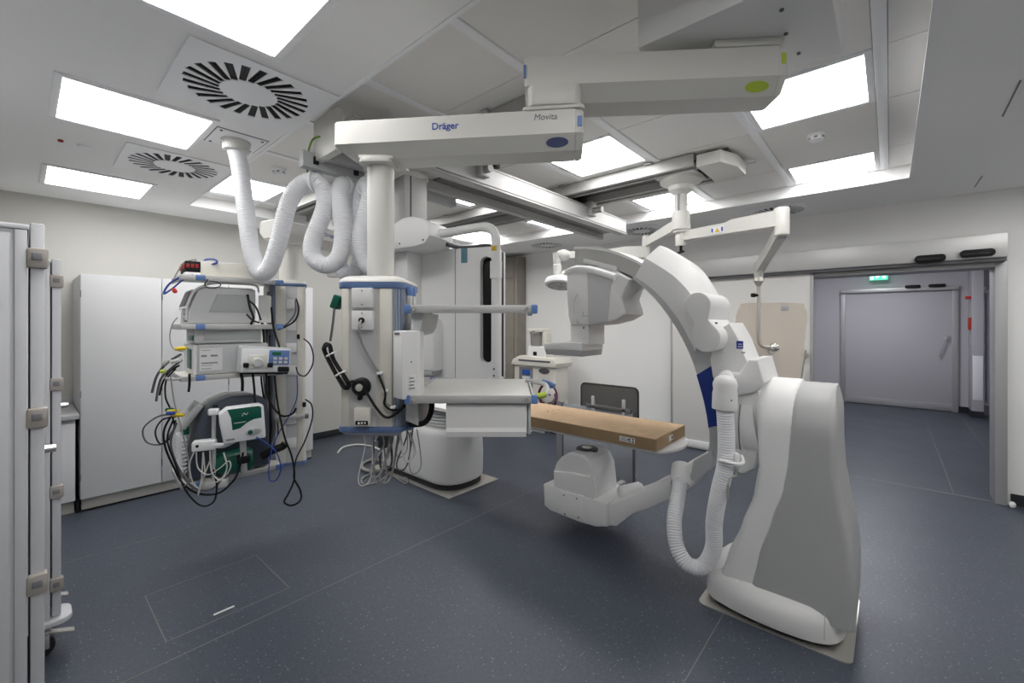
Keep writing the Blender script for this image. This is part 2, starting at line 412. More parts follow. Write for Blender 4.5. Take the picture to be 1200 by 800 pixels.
RL = {(0, 2): 'square recessed light beside the lime-dotted end of the upper ceiling arm', (0, 4): 'square recessed light next to the far right corner of the ceiling recess',
      (2, 2): 'square recessed light right of the slate-dotted end of the lower ceiling arm', (2, 4): 'square recessed light behind the hanging pole of the acrylic shield',
      (4, 2): 'recessed light mostly hidden by the near half of the ceiling beam', (4, 4): 'recessed light mostly hidden by the far end of the ceiling beam',
      (6, 0): 'recessed light behind the longest hanging white hose', (6, 2): 'recessed light behind the boom column and the hose loops', (6, 4): 'recessed light above the white display housing with the bent tube handle'}
for r, c, x0, x1, y0, y1 in recess_cells: ceiling_light(x0, x1, y0, y1, ZR + 0.008, RL[(r, c)], 'lights of the recessed ceiling')
# ------------------------------------------------------------------ sliding door of the far wall
HX = 5.60
b = B(); b.bx(HX, XF, -0.765, 2.34, 2.175, 2.385, 0.006)
hd = struct(b.build('trim_1', 'header', None))
B().bx(HX + 0.02, XF, -0.76, 2.33, 2.145, 2.175).build('track', 'dark_grey', hd, smooth=0)
def sensor(parent, X, y0, y1, z):
    b = B(); b.prism(rrect(abs(y1 - y0), 0.066, 0.030, 5, (y0 + y1) / 2, z), 'x', X - 0.035, X, 0.006); s = b.build('door_sensor', 'black', parent)
    b = B(); b.prism(rrect(abs(y1 - y0) - 0.05, 0.016, 0.007, 3, (y0 + y1) / 2 + .01, z - 0.006), 'x', X - 0.037, X - 0.03, 0.002); b.build('sensor_window', 'rubber', s)
sensor(hd, HX, -0.175, -0.385, 2.205); sensor(hd, HX, -0.475, -0.69, 2.222); sensor(hd, HX, 1.72, 1.93, 2.20)
b = B(); b.bx(5.70, 5.98, -0.775, -0.70, 0, 2.16, 0.004); b.bx(5.70, 5.98, -0.70, 0.85, 2.10, 2.16, 0.004); b.bx(5.76, 5.98, 0.80, 0.86, 0, 2.10, 0.004)
struct(b.build('trim_2', 'frame_alu', None))
d1 = B().bx(5.665, 5.705, 0.63, 2.165, 0.012, 2.15, 0.003).build('door_1', 'door_panel', None); struct(d1)
b = B(); b.bx(5.66, 5.71, 0.622, 0.655, 0.012, 2.15, 0.002); b.bx(5.66, 5.71, 2.155, 2.18, 0.012, 2.15, 0.002); b.build('leaf_edge', 'frame_alu', d1)
b = B(); b.bx(5.655, 5.71, 0.66, 2.15, 0.035, 0.11, 0.003); b.build('kick_strip', 'pure_white', d1)
def lever(parent, P, dirn, L, name):
    """round rosette with a long angled bar handle on a wall facing -x"""
    b = B(); b.cyl(P + Vector((0.012, 0, 0)), P + Vector((-0.012, 0, 0)), 0.034, n=20); b.cyl(P, P + Vector((-0.05, 0, 0)), 0.014, n=12)
    r = b.build(name, 'steel', parent)
    q = P + Vector((-0.05, 0, 0)); dv = Vector((0, dirn[0], dirn[1])).normalized()
    B().tube([q - dv * 0.06, q + dv * L * 0.5, q + dv * L], 0.011, 10, 3).build('bar', 'chrome', r)
lever(d1, Vector((5.665, 0.697, 1.25)), (0.13, -1), 0.26, 'door_handle')
B().ball((5.68, -0.80, 0.025), (0.022, 0.022, 0.028)).build('door_stop', 'white', hd)

# ------------------------------------------------------------------ corridor behind the opening
struct(B().bx(XC, XC + .2, -2.6, 3.2, 0, 3.0).build('wall_corridor_end', 'wall_corridor', None, smooth=0))
struct(B().bx(XF + T, XC, 3.0, 3.2, 0, 3.0).build('wall_corridor_left', 'wall_corridor', None, smooth=0))
struct(B().bx(XF + T, XC, -2.6, -2.4, 0, 3.0).build('wall_corridor_right', 'wall_corridor', None, smooth=0))
struct(B().bx(XF + T, XC + .2, -2.6, 3.2, 2.85, 3.0).build('ceiling_corridor', 'ceiling', None, smooth=0))
b = B(); b.bx(XC - .012, XC, 0.78, 3.0, 0, 0.11); b.bx(XC - .012, XC, -1.05, -0.93, 0, 0.11); b.bx(10.675, XC, -1.19, -1.038, 0, 0.11)
struct(b.build('baseboard_corridor', 'baseboard', None, smooth=0))
pil = struct(B().bx(10.69, XC, -1.19, -1.05, 0, 2.85, 0.004).build('wall_pillar', 'wall_corridor', None))
b = B(); b.bx(10.682, 10.692, -1.18, -1.06, 0.30, 1.05, 0.003); b.build('access_panel', 'grid_white', pil)
b = B(); b.bx(XC - .05, XC, 0.685, 0.765, 0, 2.27, 0.004); b.bx(XC - .05, XC, -0.925, -0.845, 0, 2.27, 0.004); b.bx(XC - .05, XC, -0.845, 0.685, 2.19, 2.27, 0.004)
d2 = struct(b.build('door_2', 'frame_alu', None))
B().bx(XC - .03, XC, -0.845, 0.685, 0.13, 2.19, 0.003).build('leaf', 'wall_corridor', d2)
B().bx(XC - .04, XC, -0.845, 0.685, 0.01, 0.13, 0.003).build('kick_plate', 'frame_alu', d2)
B().bx(XC - .10, XC - .03, -0.92, 0.76, 2.21, 2.28, 0.004).build('door_rail', 'header', d2)
for y0, y1 in ((-0.21, -0.43), (-0.53, -0.76)):
    b = B(); b.prism(rrect(abs(y1 - y0), 0.055, 0.025, 5, (y0 + y1) / 2, 2.29), 'x', XC - .15, XC - .10, 0.01); b.build('door_sensor', 'black', d2)
lever(d2, Vector((XC - .035, -0.775, 1.33)), (0.3, -1), 0.36, 'door_handle')
e = thing('exit_sign', (10.9, 0.17, 2.5), 'small glowing green exit sign above the corridor door', 'sign')
B().bx(10.885, 10.90, 0.03, 0.30, 2.435, 2.555, 0.003).build('sign_plate', 'exit_light', e)
b = B(); b.bx(10.875, 10.89, 0.24, 0.285, 2.45, 2.535, .002); b.bx(10.875, 10.89, 0.06, 0.11, 2.465, 2.525, .002); b.prism([(0.145, 2.50), (0.205, 2.535), (0.205, 2.465)], 'x', 10.875, 10.89); b.build('pictogram', 'exit_white', e)
B().bx(10.885, 10.90, 0.16, 0.17, 2.555, 2.85).build('sign_hanger', 'grid_white', e)
r = thing('radiator', (11.0, -1.28, 0.2), 'slim tall white radiator in the dark corridor niche', 'radiator')
for k in range(3): B().bx(10.97, 11.03, -1.235 - k * 0.05, -1.205 - k * 0.05, 0.22, 2.16, 0.008).build('column', 'pure_white', r)
for z in (2.12, .18): B().bx(10.965, 11.035, -1.35, -1.20, z, z + .06, .01).build('header_pipe', 'pure_white', r)
B().cyl((10.96, -1.21, 2.2), (10.88, -1.21, 2.2), 0.03).build('valve', 'pure_white', r)
for z0, z1, nm, lab, w in ((1.49, 1.70, 'fire_alarm_box', 'red manual fire alarm box on the corridor pillar', 0.07), (2.02, 2.07, 'alarm_light', 'tiny red alarm light high on the corridor pillar', 0.05)):
    b = B(); b.bx(10.75, 10.75 + w * 2, -1.05, -1.02 + (0.04 if w < .06 else 0), z0, z1, .008); tag(b.build(nm, 'red', None), lab, 'alarm')
tag(B().bx(10.76, 10.86, -1.05, -1.03, 1.22, 1.42, .006).build('wall_intercom', 'grey_plastic', None), 'narrow grey wall unit below the red alarm box', 'switch')
mat('lamp_corridor', (0.97, 0.96, 1.0), 0.4, emit=30.0)
for k, xx in enumerate((7.2, 9.4)):
    t = thing('corridor_light', (xx, 0.3, 2.84), ('nearer' if k == 0 else 'farther') + ' flat light on the corridor ceiling, hidden above the door', 'ceiling light', 'corridor lights')
    B().bx(xx - .3, xx + .3, 0, .6, 2.835, 2.855, .003).build('frame', 'grid_white', t); B().bx(xx - .27, xx + .27, .03, .57, 2.828, 2.836).build('diffuser', 'lamp_corridor', t, smooth=0)

# ------------------------------------------------------------------ closet by the corner
t = thing('tall_closet', (5.63, 5.3, 0), 'tall brown closet reaching up to the ceiling in the far corner', 'closet')
B().bx(5.52, XF - .002, 4.73, YL - .004, 0.0, 2.74, .004).build('body', 'closet', t)
for y0, y1 in ((4.79, 5.34), (5.35, 5.9)):
    B().bx(5.497, 5.522, y0, y1, 0.08, 2.36, .004).build('door', 'closet', t); B().bx(5.497, 5.522, y0, y1, 2.375, 2.70, .004).build('upper_door', 'closet', t)

# ------------------------------------------------------------------ wall cupboards on the left
CY, CT = 5.12, 2.02
cw = [0.327, 0.868, 1.409, 1.95, 2.274]
def cupboard(x0, x1, splits, label):
    t = thing('tall_cupboard', ((x0 + x1) / 2, 5.4, 0), label, 'cupboard', 'tall cupboards on the left wall')
    B().bx(x0, x1, CY + 0.024, YL - 0.02, 0.11, CT - 0.004, .002).build('body', 'cabinet_edge', t)
    B().bx(x0 + .01, x1, CY + 0.05, YL - 0.05, 0.0, 0.11, .002).build('plinth', 'plinth', t)
    B().bx(x0 + .01, x1, CY + 0.045, CY + 0.05, 0.0, 0.012).build('plinth_seal', 'black', t, smooth=0)
    for a, c in zip(splits[:-1], splits[1:]):
        d = B().bx(a + .003, c - .003, CY, CY + 0.022, 0.115, CT, .0025).build('door', 'cabinet', t)
        for z in (0.3, 1.0, 1.85): B().bx(a + 0.0005, a + .006, CY - 0.003, CY + .02, z - .03, z + .03, .001).build('hinge', 'hinge_dark', d)
    return t
cupboard(cw[0], cw[2], cw[0:3], 'tall light grey two-door cupboard at the left end of the row, beside the low worktop')
cupboard(cw[2], cw[4], cw[2:5], 'tall light grey cupboard at the right end of the row, behind the equipment tower')
B().bx(.305, .325, 5.16, YL - .02, 0, .115).build('end_gap', 'black', bpy.data.objects['tall_cupboard'], smooth=0)
t = thing('base_cabinet', (-0.25, 5.5, 0), 'low grey base cabinet left of the tall cupboards', 'cabinet')
B().bx(-0.85, 0.300, CY + .03, YL - .02, 0.11, 0.80, .002).build('body', 'cabinet_edge', t)
B().bx(-0.85, 0.295, CY + .07, YL - .05, 0.0, 0.11).build('plinth', 'plinth', t, smooth=0)
for a, c in ((-0.85, -0.29), (-0.285, 0.298)):
    d = B().bx(a, c, CY + .006, CY + .028, 0.115, 0.765, .0025).build('door', 'cabinet', t)
wt = thing('worktop', (-0.25, 5.5, 0.8), 'grey worktop on the low cabinet with a raised splash edge', 'worktop')
B().bx(-0.86, 0.322, CY - .03, YL - .02, 0.80, 0.84, .006).build('slab', 'grey_plastic', wt)
B().bx(-0.86, 0.322, YL - .045, YL - .02, 0.84, 0.90, .004).build('splash_edge', 'mid_grey', wt)

# ------------------------------------------------------------------ two grey cupboard trolleys, left foreground
def castor(parent, x, y, brake):
    b = B(); b.cyl((x, y - .016, .05), (x, y + .016, .05), .05, n=20); w = b.build('castor_wheel', 'rubber', parent)
    b = B(); b.bx(x - .02, x + .03, y - .028, y - .018, .04, .115, .002); b.bx(x - .02, x + .03, y + .018, y + .028, .04, .115, .002); b.bx(x - .025, x + .035, y - .03, y + .03, .105, .125, .004)
    b.cyl((x + .01, y, .12), (x + .01, y, .17), .012, n=10); b.cyl((x, y - .03, .05), (x, y + .03, .05), .01, n=10)
    b.build('castor_fork', 'chrome', w)
    if brake:
        b = B(); b.box((x + .075, y, .09), (.085, .04, .01), .003, Euler((0, .35, 0)).to_matrix())
        for k in range(4): b.box((x + .06 + k * .012, y, .098 - k * .004), (.004, .036, .004))
        b.build('brake_pedal', 'steel', w)
def trolley(y0, label, xr=0.012):
    t = thing('cupboard_trolley', (-0.36, y0 + .3, 0), label, 'trolley', 'grey cupboard trolleys')
    x0, y1, z0, z1 = xr - 0.78, y0 + 0.60, 0.20, 1.90
    B().bx(x0, xr, y0 + .004, y1, z0, z1 - .014, .003).build('body', 'cart', t)
    B().bx(x0 - .004, xr + .004, y0 - .004, y1 + .004, z1 - .016, z1, .004).build('top', 'cart', t)
    B().bx(x0 + .03, xr - .035, y0 - .002, y0 + .006, z0 + .03, z1 - .03, .002).build('side_panel', 'cart', t)
    B().bx(xr - .026, xr, y0 - .004, y0 + .006, z0, z1 - .018, .002).build('corner_post', 'cart', t)
    d = B().bx(xr + .006, xr + .036, y0 + .002, y1 - .002, z0 + .01, z1 + .008, .004).build('door', 'cart', t)
    for z in (1.80, 1.31, 0.80, 0.36):
        h = B().box((xr + .021, y0 + .006, z), (.046, .04, .062), .008).build('latch', 'latch', d)
        B().box((xr + .02, y0 - .015, z + .004), (.022, .005, .022), .002).build('latch_button', 'hinge_dark', h)
    k = B().cyl((xr + .036, y0 + .05, 1.20), (xr + .062, y0 + .05, 1.20), .013, .011).build('lock', 'chrome', d)
    B().prism(rrect(0.82, 0.17, 0.05, 5, xr - .335, y0 + .06), 'z', 0.172, 0.198, .006).build('bumper', 'cart', t); B().prism(rrect(0.76, 0.56, 0.03, 4, xr - .39, y0 + .30), 'z', 0.168, 0.199, .004).build('base_frame', 'cart', t)
    for i, (cx, cy) in enumerate(((x0 + .09, y0 + .09), (xr - .03, y0 + .08), (x0 + .09, y1 - .09), (xr - .03, y1 - .09))): castor(t, cx, cy, i in (1, 3))
trolley(1.97, 'grey cupboard trolley with beige latches, in the left foreground, cut by the photo edge')
trolley(2.98, 'grey cupboard trolley standing behind the one at the left edge, with castors and bumper showing', 0.09)

# ------------------------------------------------------------------ swirl air vents
def swirl(cx, cy, z, half, label, nslot=24):
    t = thing('swirl_vent', (cx, cy, z), label, 'air vent', 'swirl air vents')
    holes = []
    for k in range(nslot):
        a = 2 * PI * k / nslot; r0, r1, w = half * .40, half * .87, half * .058; sk = 0.34
        d0 = Vector((math.cos(a), math.sin(a))); d1 = Vector((math.cos(a + sk), math.sin(a + sk)))
        p, q = d0 * r0, d0 * r0 + d1 * (r1 - r0); n = Vector((-(q - p).y, (q - p).x)).normalized() * w
        holes.append([(cx + s.x, cy + s.y) for s in (p - n * .8, q - n, q + n, p + n * .8)])
    b = B(); b.holed([(cx - half, cy - half), (cx + half, cy - half), (cx + half, cy + half), (cx - half, cy + half)], holes, z - 0.008, z - 0.003); b.build('face_plate', 'grid_white', t, smooth=0)
    b = B(); b.bx(cx - half + .02, cx + half - .02, cy - half + .02, cy + half - .02, z - .0015, z - .0005); b.build('duct_opening', 'black', t, smooth=0)
    for k in range(nslot):
        h = holes[k]; m0 = (Vector(h[0]) + Vector(h[3])) / 2; m1 = (Vector(h[1]) + Vector(h[2])) / 2
        c = (m0 + m1) / 2; b = B(); b.box((c.x, c.y, z - .004), ((m1 - m0).length * .96, .0025, .005), R=math.atan2((m1 - m0).y, (m1 - m0).x)); b.build('vane', 'black', t, smooth=0)
swirl(0.775, 2.485, ZC, .32, 'large swirl air vent nearest the camera, beside the big light')
swirl(0.765, 4.06, ZC, .31, 'swirl air vent between the two square lights on the left')
swirl(5.30, 0.90, ZC, .28, 'swirl air vent above the arm of the acrylic shield')
swirl(5.27, 2.40, ZC, .28, 'swirl air vent behind the far end of the ceiling beam')
swirl(5.27, 3.92, ZC, .28, 'swirl air vent above the brown closet side, left of the beam end')

# ------------------------------------------------------------------ smoke detectors and small ceiling caps
def detector(x, y, z, label):
    t = thing('smoke_detector', (x, y, z), label, 'smoke detector', 'smoke detectors')
    B().rod((x, y, z), (x, y, z - .05), [(0, .055), (.35, .055), (.4, .046), (.8, .044), (1, .030)], 24).build('body', 'pure_white', t)
    for k in range(6):
        a = k * PI / 3; B().box((x + .043 * math.cos(a), y + .043 * math.sin(a), z - .030), (.008, .02, .012), .002, a).build('sensor_slot', 'hinge_dark', t)
p = hz(957, 157, ZR); detector(p.x, p.y, ZR, 'round smoke detector between the two recessed lights on the right')
p = hz(327, 198, ZR); detector(p.x, p.y, ZR, 'round smoke detector above the recessed light on the left')
for (u, v, r, m, nm, lab) in ((71, 164, .014, 'red_dark', 'ceiling_indicator', 'tiny reddish indicator cap on the left ceiling'), (98, 171, .032, 'grid_white', 'ceiling_sprinkler', 'flat round white sprinkler cover on the left ceiling')):
    p = hz(u, v, ZC); tag(B().rod((p.x, p.y, ZC), (p.x, p.y, ZC - .012), [(0, r), (.6, r), (1, r * .8)], 16).build(nm, m, None), lab, 'ceiling fitting')
# ------------------------------------------------------------------ ceiling rails and the travelling beam
def twin_rail(x0, x1, y0, y1, label):
    t = thing('ceiling_rail', ((x0 + x1) / 2, (y0 + y1) / 2, 2.9), label, 'rail', 'ceiling rails')
    for a, c in ((x0, x0 + .13), (x1 - .13, x1)):
        sec = [(a, 2.80), (a + .045, 2.80), (a + .045, 2.815), (a + .02, 2.815), (a + .02, 2.86), (c - .02, 2.86), (c - .02, 2.815), (c - .045, 2.815), (c - .045, 2.80), (c, 2.80), (c, 2.892), (a, 2.892)]
        r = B().prism(sec, 'y', y0, y1).build('rail', 'alu_rail', t, smooth=0)
        B().bx(a + .05, c - .05, y0 + .01, y1 - .01, 2.842, 2.858).build('runner', 'black', r, smooth=0)
    B().bx(x0 + .13, x1 - .13, y0 + .02, y1 - .02, 2.865, 2.885).build('bridge_plate', 'alu_dark', t, smooth=0)
    for k in range(5):
        y = y0 + .35 + (y1 - y0 - .7) * k / 4
        B().bx(x0 - .03, x1 + .03, y - .03, y + .03, 2.88, 2.896, .003).build('mount_bar', 'alu_rail', t)
twin_rail(1.88, 2.36, 1.50, 5.20, 'twin aluminium ceiling rail nearer the camera, partly hidden by the lower arm')
twin_rail(3.36, 3.88, 1.12, 5.20, 'twin aluminium ceiling rail carrying the hanging pole of the shield')
BY0, BY1, BZ0, BZ1 = 2.25, 2.60, 2.61, 2.765
t = thing('ceiling_beam', (2.9, 2.42, 2.6), 'long aluminium travelling beam hanging below the ceiling rails', 'beam')
sec = [(BY0, BZ0 + .012), (BY0 + .012, BZ0), (BY0 + .09, BZ0), (BY0 + .09, BZ0 + .05), (BY1 - .06, BZ0 + .05), (BY1 - .06, BZ0 - .02), (BY1, BZ0 - .02), (BY1, BZ1), (BY0, BZ1)]
B().prism(sec, 'x', 1.22, 4.53).build('profile', 'alu', t, smooth=0)
B().bx(1.22, 4.55, BY0 - .004, BY0 + .01, BZ0 + .014, BZ0 + .02).build('groove', 'dark_grey', t, smooth=0)
B().bx(1.22, 4.55, BY0 - .006, BY0 + .012, BZ1 - .014, BZ1 + .003, .003).build('top_flange', 'alu_rail', t)
B().bx(1.22, 4.55, BY0 - .006, BY0 + .012, BZ0 - .004, BZ0 + .012, .003).build('bottom_flange', 'alu_rail', t)
B().bx(2.0, 4.50, BY0 + .10, BY1 - .07, BZ0 + .04, BZ0 + .052).build('cover_strip', 'alu_dark', t, smooth=0)
B().bx(1.17, 1.22, BY0 + .10, BY1 + .03, BZ0 - .03, BZ1 + .06, .004).build('end_cover', 'cream', t)
cr = B().bx(1.10, 2.30, BY1 + .01, BY1 + .07, BZ0 - .075, BZ0 + .02, .003).build('cable_rail', 'grey_plastic', t)
for x in (1.16, 1.42, 1.70): B().bx(x, x + .03, BY1 - .002, BY1 + .012, BZ0 - .05, BZ0 - .005, .002).build('stopper', 'black', cr)
for x, L in ((2.22, .08), (3.74, .16)):      # clamps that hang the beam on the rails
    k = B().bx(x - .05, x + .05, BY0 - .05, BY0 + .04, BZ1 - .10, BZ1 + .04, .008).build('rail_clamp', 'alu', t)
    B().cyl((x, BY0 - .05, BZ1 - .05), (x, BY0 - .06 - L * .5, BZ1 - .05), .03, n=14).build('clamp_motor', 'alu_rail', k)
    B().box((x + .06, BY0 - .09, BZ1 - .02), (.05, .05, .03), .006).build('clamp_cap', 'black', k)
    B().bx(x - .04, x + .04, BY0 + .04, BY0 + .12, BZ1, 2.86, .004).build('carriage', 'alu_dark', t)
for x in (2.12, 3.62): B().bx(x - .1, x + .1, BY1 - .14, BY1 - .02, BZ1, 2.84, .006).build('carriage', 'alu_dark', t)

# ------------------------------------------------------------------ ceiling supply unit: box, two arms, column, head
t = thing('supply_arm_mount', (1.86, 0.44, 2.66), 'big grey box on the ceiling that carries the two-part arm', 'ceiling mount')
B().bx(1.575, 2.135, 0.14, 0.735, 2.665, 2.90, .006).build('box', 'white', t)
for (u, v) in ((916, 11), (921, 39), (936, 62)): p = hz(u, v, 2.665); B().cyl((p.x, p.y, 2.666), (p.x, p.y, 2.660), .007, n=10).build('screw', 'dark_grey', t)
A2S, A2E, A1E = (-.56, 1.84), (.17, 1.755), (.90, 1.70)
t = thing('supply_boom', vl(-.56, 1.84, 1.17), 'white ceiling boom: two arms, round column and beige socket head with shelves', 'boom')
def arm(name, S, E, o0, o1, top, mid, bot, hw, dot):
    d = Vector((E[0] - S[0], E[1] - S[1])); L = d.length; yaw = math.atan2(d.y, d.x)
    M = VIEW @ frame((S[0], S[1], 0), yaw); b = B(M); rings = []
    for x, sc, dz, bz in ((-o0, .93, .004, mid - .004), (-o0 + .006, .98, .001, mid - .008), (-o0 + .014, 1, 0, mid - .012), (-o0 + .09, 1, 0, bot), (L + o1 - .03, 1, 0, bot)):
        h = hw * sc; tt = top - dz
        rings.append([(x, -h * .90, tt), (x, h * .90, tt), (x, h, tt - .008), (x, h, mid), (x, h * .55, bz), (x, -h * .55, bz), (x, -h, mid), (x, -h, tt - .008)])
    b.loft(rings); a = b.build(name, 'cream', t, smooth=30)
    b = B(M); rings = []
    for x, sc, dz in ((L + o1 - .029, 1.006, 0), (L + o1 - .012, 1.0, 0.001), (L + o1, .93, .008)):
        h = hw * sc; tt = top - dz
        rings.append([(x, -h * .84, tt), (x, h * .84, tt), (x, h, tt - .016), (x, h, mid), (x, h * .55, bot + dz), (x, -h * .55, bot + dz), (x, -h, mid), (x, -h, tt - .016)])
    b.loft(rings); b.build('end_cap', 'cream', a, smooth=30)
    B(M).bx(L + o1 - .024, L + o1 - .006, -hw - .002, -hw + .004, top - .075, top - .035, .001).build('colour_tab', dot[0], a)
    # dot on the slanted lower face
    fx = L + o1 - .10 if dot[1] else -.0
    n = Vector((0, -(mid - bot), -(hw * .45))).normalized(); c = Vector((fx, -hw * .775, (mid + bot) / 2)); yv = Vector((0, hw * .45, -(mid - bot))).normalized()
    el = ellipse(.043, .020, 28); b = B(M); b.loft([[c + Vector((1, 0, 0)) * p[0] + yv * p[1] + n * q for p in el] for q in (0, .0018)]); b.build('dot', dot[2], a)
    return a, M, L
a2, M2, L2 = arm('lower_arm', A2S, A2E, .155, .115, 2.425, 2.328, 2.278, .105, ('blue_cap', 1, 'slate_dot'))
a1, M1, L1 = arm('upper_arm', A2E, A1E, .115, .125, 2.632, 2.515, 2.462, .105, ('lime', 1, 'lime'))
B(M1).bx(-.118, -.108, -.107, -.10, 2.545, 2.595, .001).build('colour_tab', 'blue_cap', a1)
def on_face(M, x, z, hw): return M @ Vector((x, -hw - .0004, z))
ex = (M2 @ Vector((1, 0, 0)) - M2 @ Vector((0, 0, 0)))
text('Dräger', 'lettering', 'logo_blue', a2, basis(on_face(M2, .31, 2.378, .105), ex, (0, 0, 1)), .038, .00035)
text('Movita', 'lettering', 'logo_grey', a2, basis(on_face(M2, .705, 2.392, .105), ex, (0, 0, 1)), .033, 0, .18)
c = Vector((A2E[0], A2E[1]))
B(M1).prism(rrect(.205, .185, .03, 5, 0.0, -.02), 'z', 2.437, 2.517, .006).build('swivel_joint', 'cream', t)
B(M2).prism(rrect(.24, .19, .02, 4, L2, -.01), 'z', 2.424, 2.438, .003).build('joint_plate', 'cream', t)
B(M1).prism([(L1 - .135, -.10), (L1 + .115, -.10), (L1 + .115, .10), (L1 - .135, .10)], 'z', 2.632, 2.664, .01).build('top_plate', 'cream', t)
cx, cy = A2S
B(VIEW).prism(rrect(.135, .14, .02, 4, cx - .002, cy - .01), 'z', 2.262, 2.284, .004).build('column_plate', 'cream', t)
b = B(VIEW); b.prism([(cx - .07, cy - .075), (cx + .07, cy - .075), (cx + .10, cy + .08), (cx - .10, cy + .08)], 'z', 2.276, 2.292, .002); b.build('collar', 'cream', t)
B(VIEW).cyl((cx, cy, 1.76), (cx, cy, 2.27), .0555, n=40).build('column', 'cream', t)
# socket head
HW, HD, HZ0, HZ1 = .125, .14, 1.185, 1.742
def hp(x, y): return (cx + x, cy + y)
hpoly = [hp(x, y) for x, y in rrect(2 * HW, 2 * HD, .035, 5)]
hd_ = B(VIEW).prism(hpoly, 'z', HZ0, HZ1).build('head', 'beige_plastic', t)
B(VIEW).prism(offset_poly(hpoly, .008), 'z', HZ1 - .004, HZ1 + .022, .003).build('blue_band', 'blue_trim', hd_)
B(VIEW).prism(offset_poly(hpoly, .008), 'z', HZ0 - .016, HZ0 + .008, .003).build('blue_band', 'blue_trim', hd_)
b = B(VIEW); rings = []
for k in range(7):
    a = k / 6 * PI / 2; rings.append([(p[0], p[1], HZ1 + .022 + .03 * math.sin(a)) for p in offset_poly(hpoly, .008 - .075 * (1 - math.cos(a)))])
b.loft(rings); b.build('cap', 'cream', hd_)
b = B(VIEW); b.loft([[(p[0], p[1], HZ0 - .016) for p in offset_poly(hpoly, .004)], [(p[0], p[1], HZ0 - .034) for p in offset_poly(hpoly, -.02)]]); b.build('base_tray', 'mid_grey', hd_)
fy = cy - HD
for x0, x1, m, nm in ((-.125 + .001, -.082, 'beige_light', 'face_strip'), (.026, .088, 'beige_light', 'face_strip')):
    B(VIEW).bx(cx + x0 + .012, cx + x1, fy - .006, fy + .01, HZ0 + .008, HZ1 - .004, .004).build(nm, m, hd_)
B(VIEW).bx(cx - .082, cx + .026, fy - .002, fy + .002, HZ0 + .008, HZ1 - .004).build('socket_channel', 'mid_grey', hd_, smooth=0)
for k in range(4):
    a = PI / 2 * (k + .5) / 4; px, py = cx + HW - .035 + .037 * math.sin(a), fy + .035 - .037 * math.cos(a)
    B(VIEW).cyl((px, py, HZ0 + .01), (px, py, HZ1 - .006), .0055, n=8).build('corner_rib', 'rib_blue', hd_)
for z in (1.70, 1.612):
    s = B(VIEW).bx(cx - .066, cx + .016, fy - .022, fy + .002, z - .038, z + .038, .003).build('socket_box', 'white', hd_)
    for dz in (-.027, .027): B(VIEW).cyl((cx - .025, fy - .024, z + dz), (cx - .025, fy - .021, z + dz), .003, n=8).build('screw', 'hinge_dark', s)
B(VIEW).cyl((cx - .025, fy - .03, 1.612), (cx - .025, fy - .018, 1.612), .011, n=16).build('plug', 'black', s)
b = B(VIEW); b.rod((cx - .030, fy - .002, 1.352), (cx - .030, fy - .034, 1.352), [(0, .036), (.6, .036), (.8, .030), (1, .027)], 28); k = b.build('gas_outlet', 'black', hd_)
B(VIEW).rod((cx - .030, fy - .034, 1.352), (cx - .030, fy - .042, 1.352), [(0, .015), (.9, .014), (1, .008)], 20).build('gas_coupling', 'chrome', k)
B(VIEW).cyl((cx - .037, fy, 1.307), (cx - .037, fy - .014, 1.307), .009, n=14).build('outlet_release', 'black', k)
s = B(VIEW).bx(cx - .055, cx + .008, fy - .028, fy, 1.200, 1.272, .004).build('label_box', 'beige_light', hd_)
B(VIEW).bx(cx - .048, cx + .001, fy - .0295, fy - .027, 1.206, 1.222, .001).build('black_label', 'black', s)
for kk, lx in enumerate((-.038, -.026, -.014)): B(VIEW).bx(cx + lx, cx + lx + .007, fy - .0302, fy - .0292, 1.209 + .001 * kk, 1.217).build('print', 'paper', s, smooth=0)
# equipment rails on the right side of the head
for i, (x, y) in enumerate(((HW + .014, -.075), (HW + .018, -.035))):
    r = B(VIEW).bx(cx + x - .006, cx + x + .010, cy + y - .012, cy + y + .012, HZ0 - .0, HZ1 - .02, .002).build('equipment_rail', 'alu', hd_)
    B(VIEW).bx(cx + x - .008, cx + x + .013, cy + y - .014, cy + y + .014, HZ1 - .03, HZ1 + .008, .004).build('blue_end', 'blue_cap', r)
    B(VIEW).bx(cx + x - .008, cx + x + .013, cy + y - .014, cy + y + .014, HZ0 - .02, HZ0 + .012, .004).build('blue_end', 'blue_cap', r)
# shelves
SX0, SX1, SY0, SY1 = -.395, .085, 1.62, 2.10
def shelf(z, y0, y1):
    s = B(VIEW).bx(SX0 + .012, SX1 - .012, y0 + .01, y1, z - .012, z, .003).build('shelf', 'cream', t)
    b = B(VIEW); b.bx(SX0, SX1, y0 - .002, y0 + .010, z - .026, z + .004, .002); b.build('front_rail', 'alu', s)
    B(VIEW).bx(SX0, SX0 + .010, y0 + .012, y1, z - .026, z + .004, .002).build('side_rail', 'alu', s)
    B(VIEW).bx(SX1 - .010, SX1, y0 + .012, y1, z - .026, z + .004, .002).build('side_rail', 'alu', s)
    for x in (SX0, SX1):
        for y in (y0, y1): B(VIEW).box((x, y + .004, z - .011), (.024, .024, .034), .005).build('corner_cap', 'blue_cap', s)
        B(VIEW).cyl((x + (.025 if x < -.2 else -.03), y0 - .004, z - .011), (x + (.025 if x < -.2 else -.03), y0, z - .011), .008, n=14).build('rail_screw', 'chrome', s)
    return s
s1 = shelf(1.665, 1.63, 2.06)
b = B(VIEW); b.prism([(SX0 + .005, 1.640), (SX0 + .055, 1.640), (SX0 + .045, 1.58), (SX0 + .028, 1.555), (SX0 + .005, 1.548)], 'y', 1.66, 2.0, .003); b.build('shelf_bracket', 'mid_grey', s1)
s2 = shelf(1.325, 1.62, 2.14)
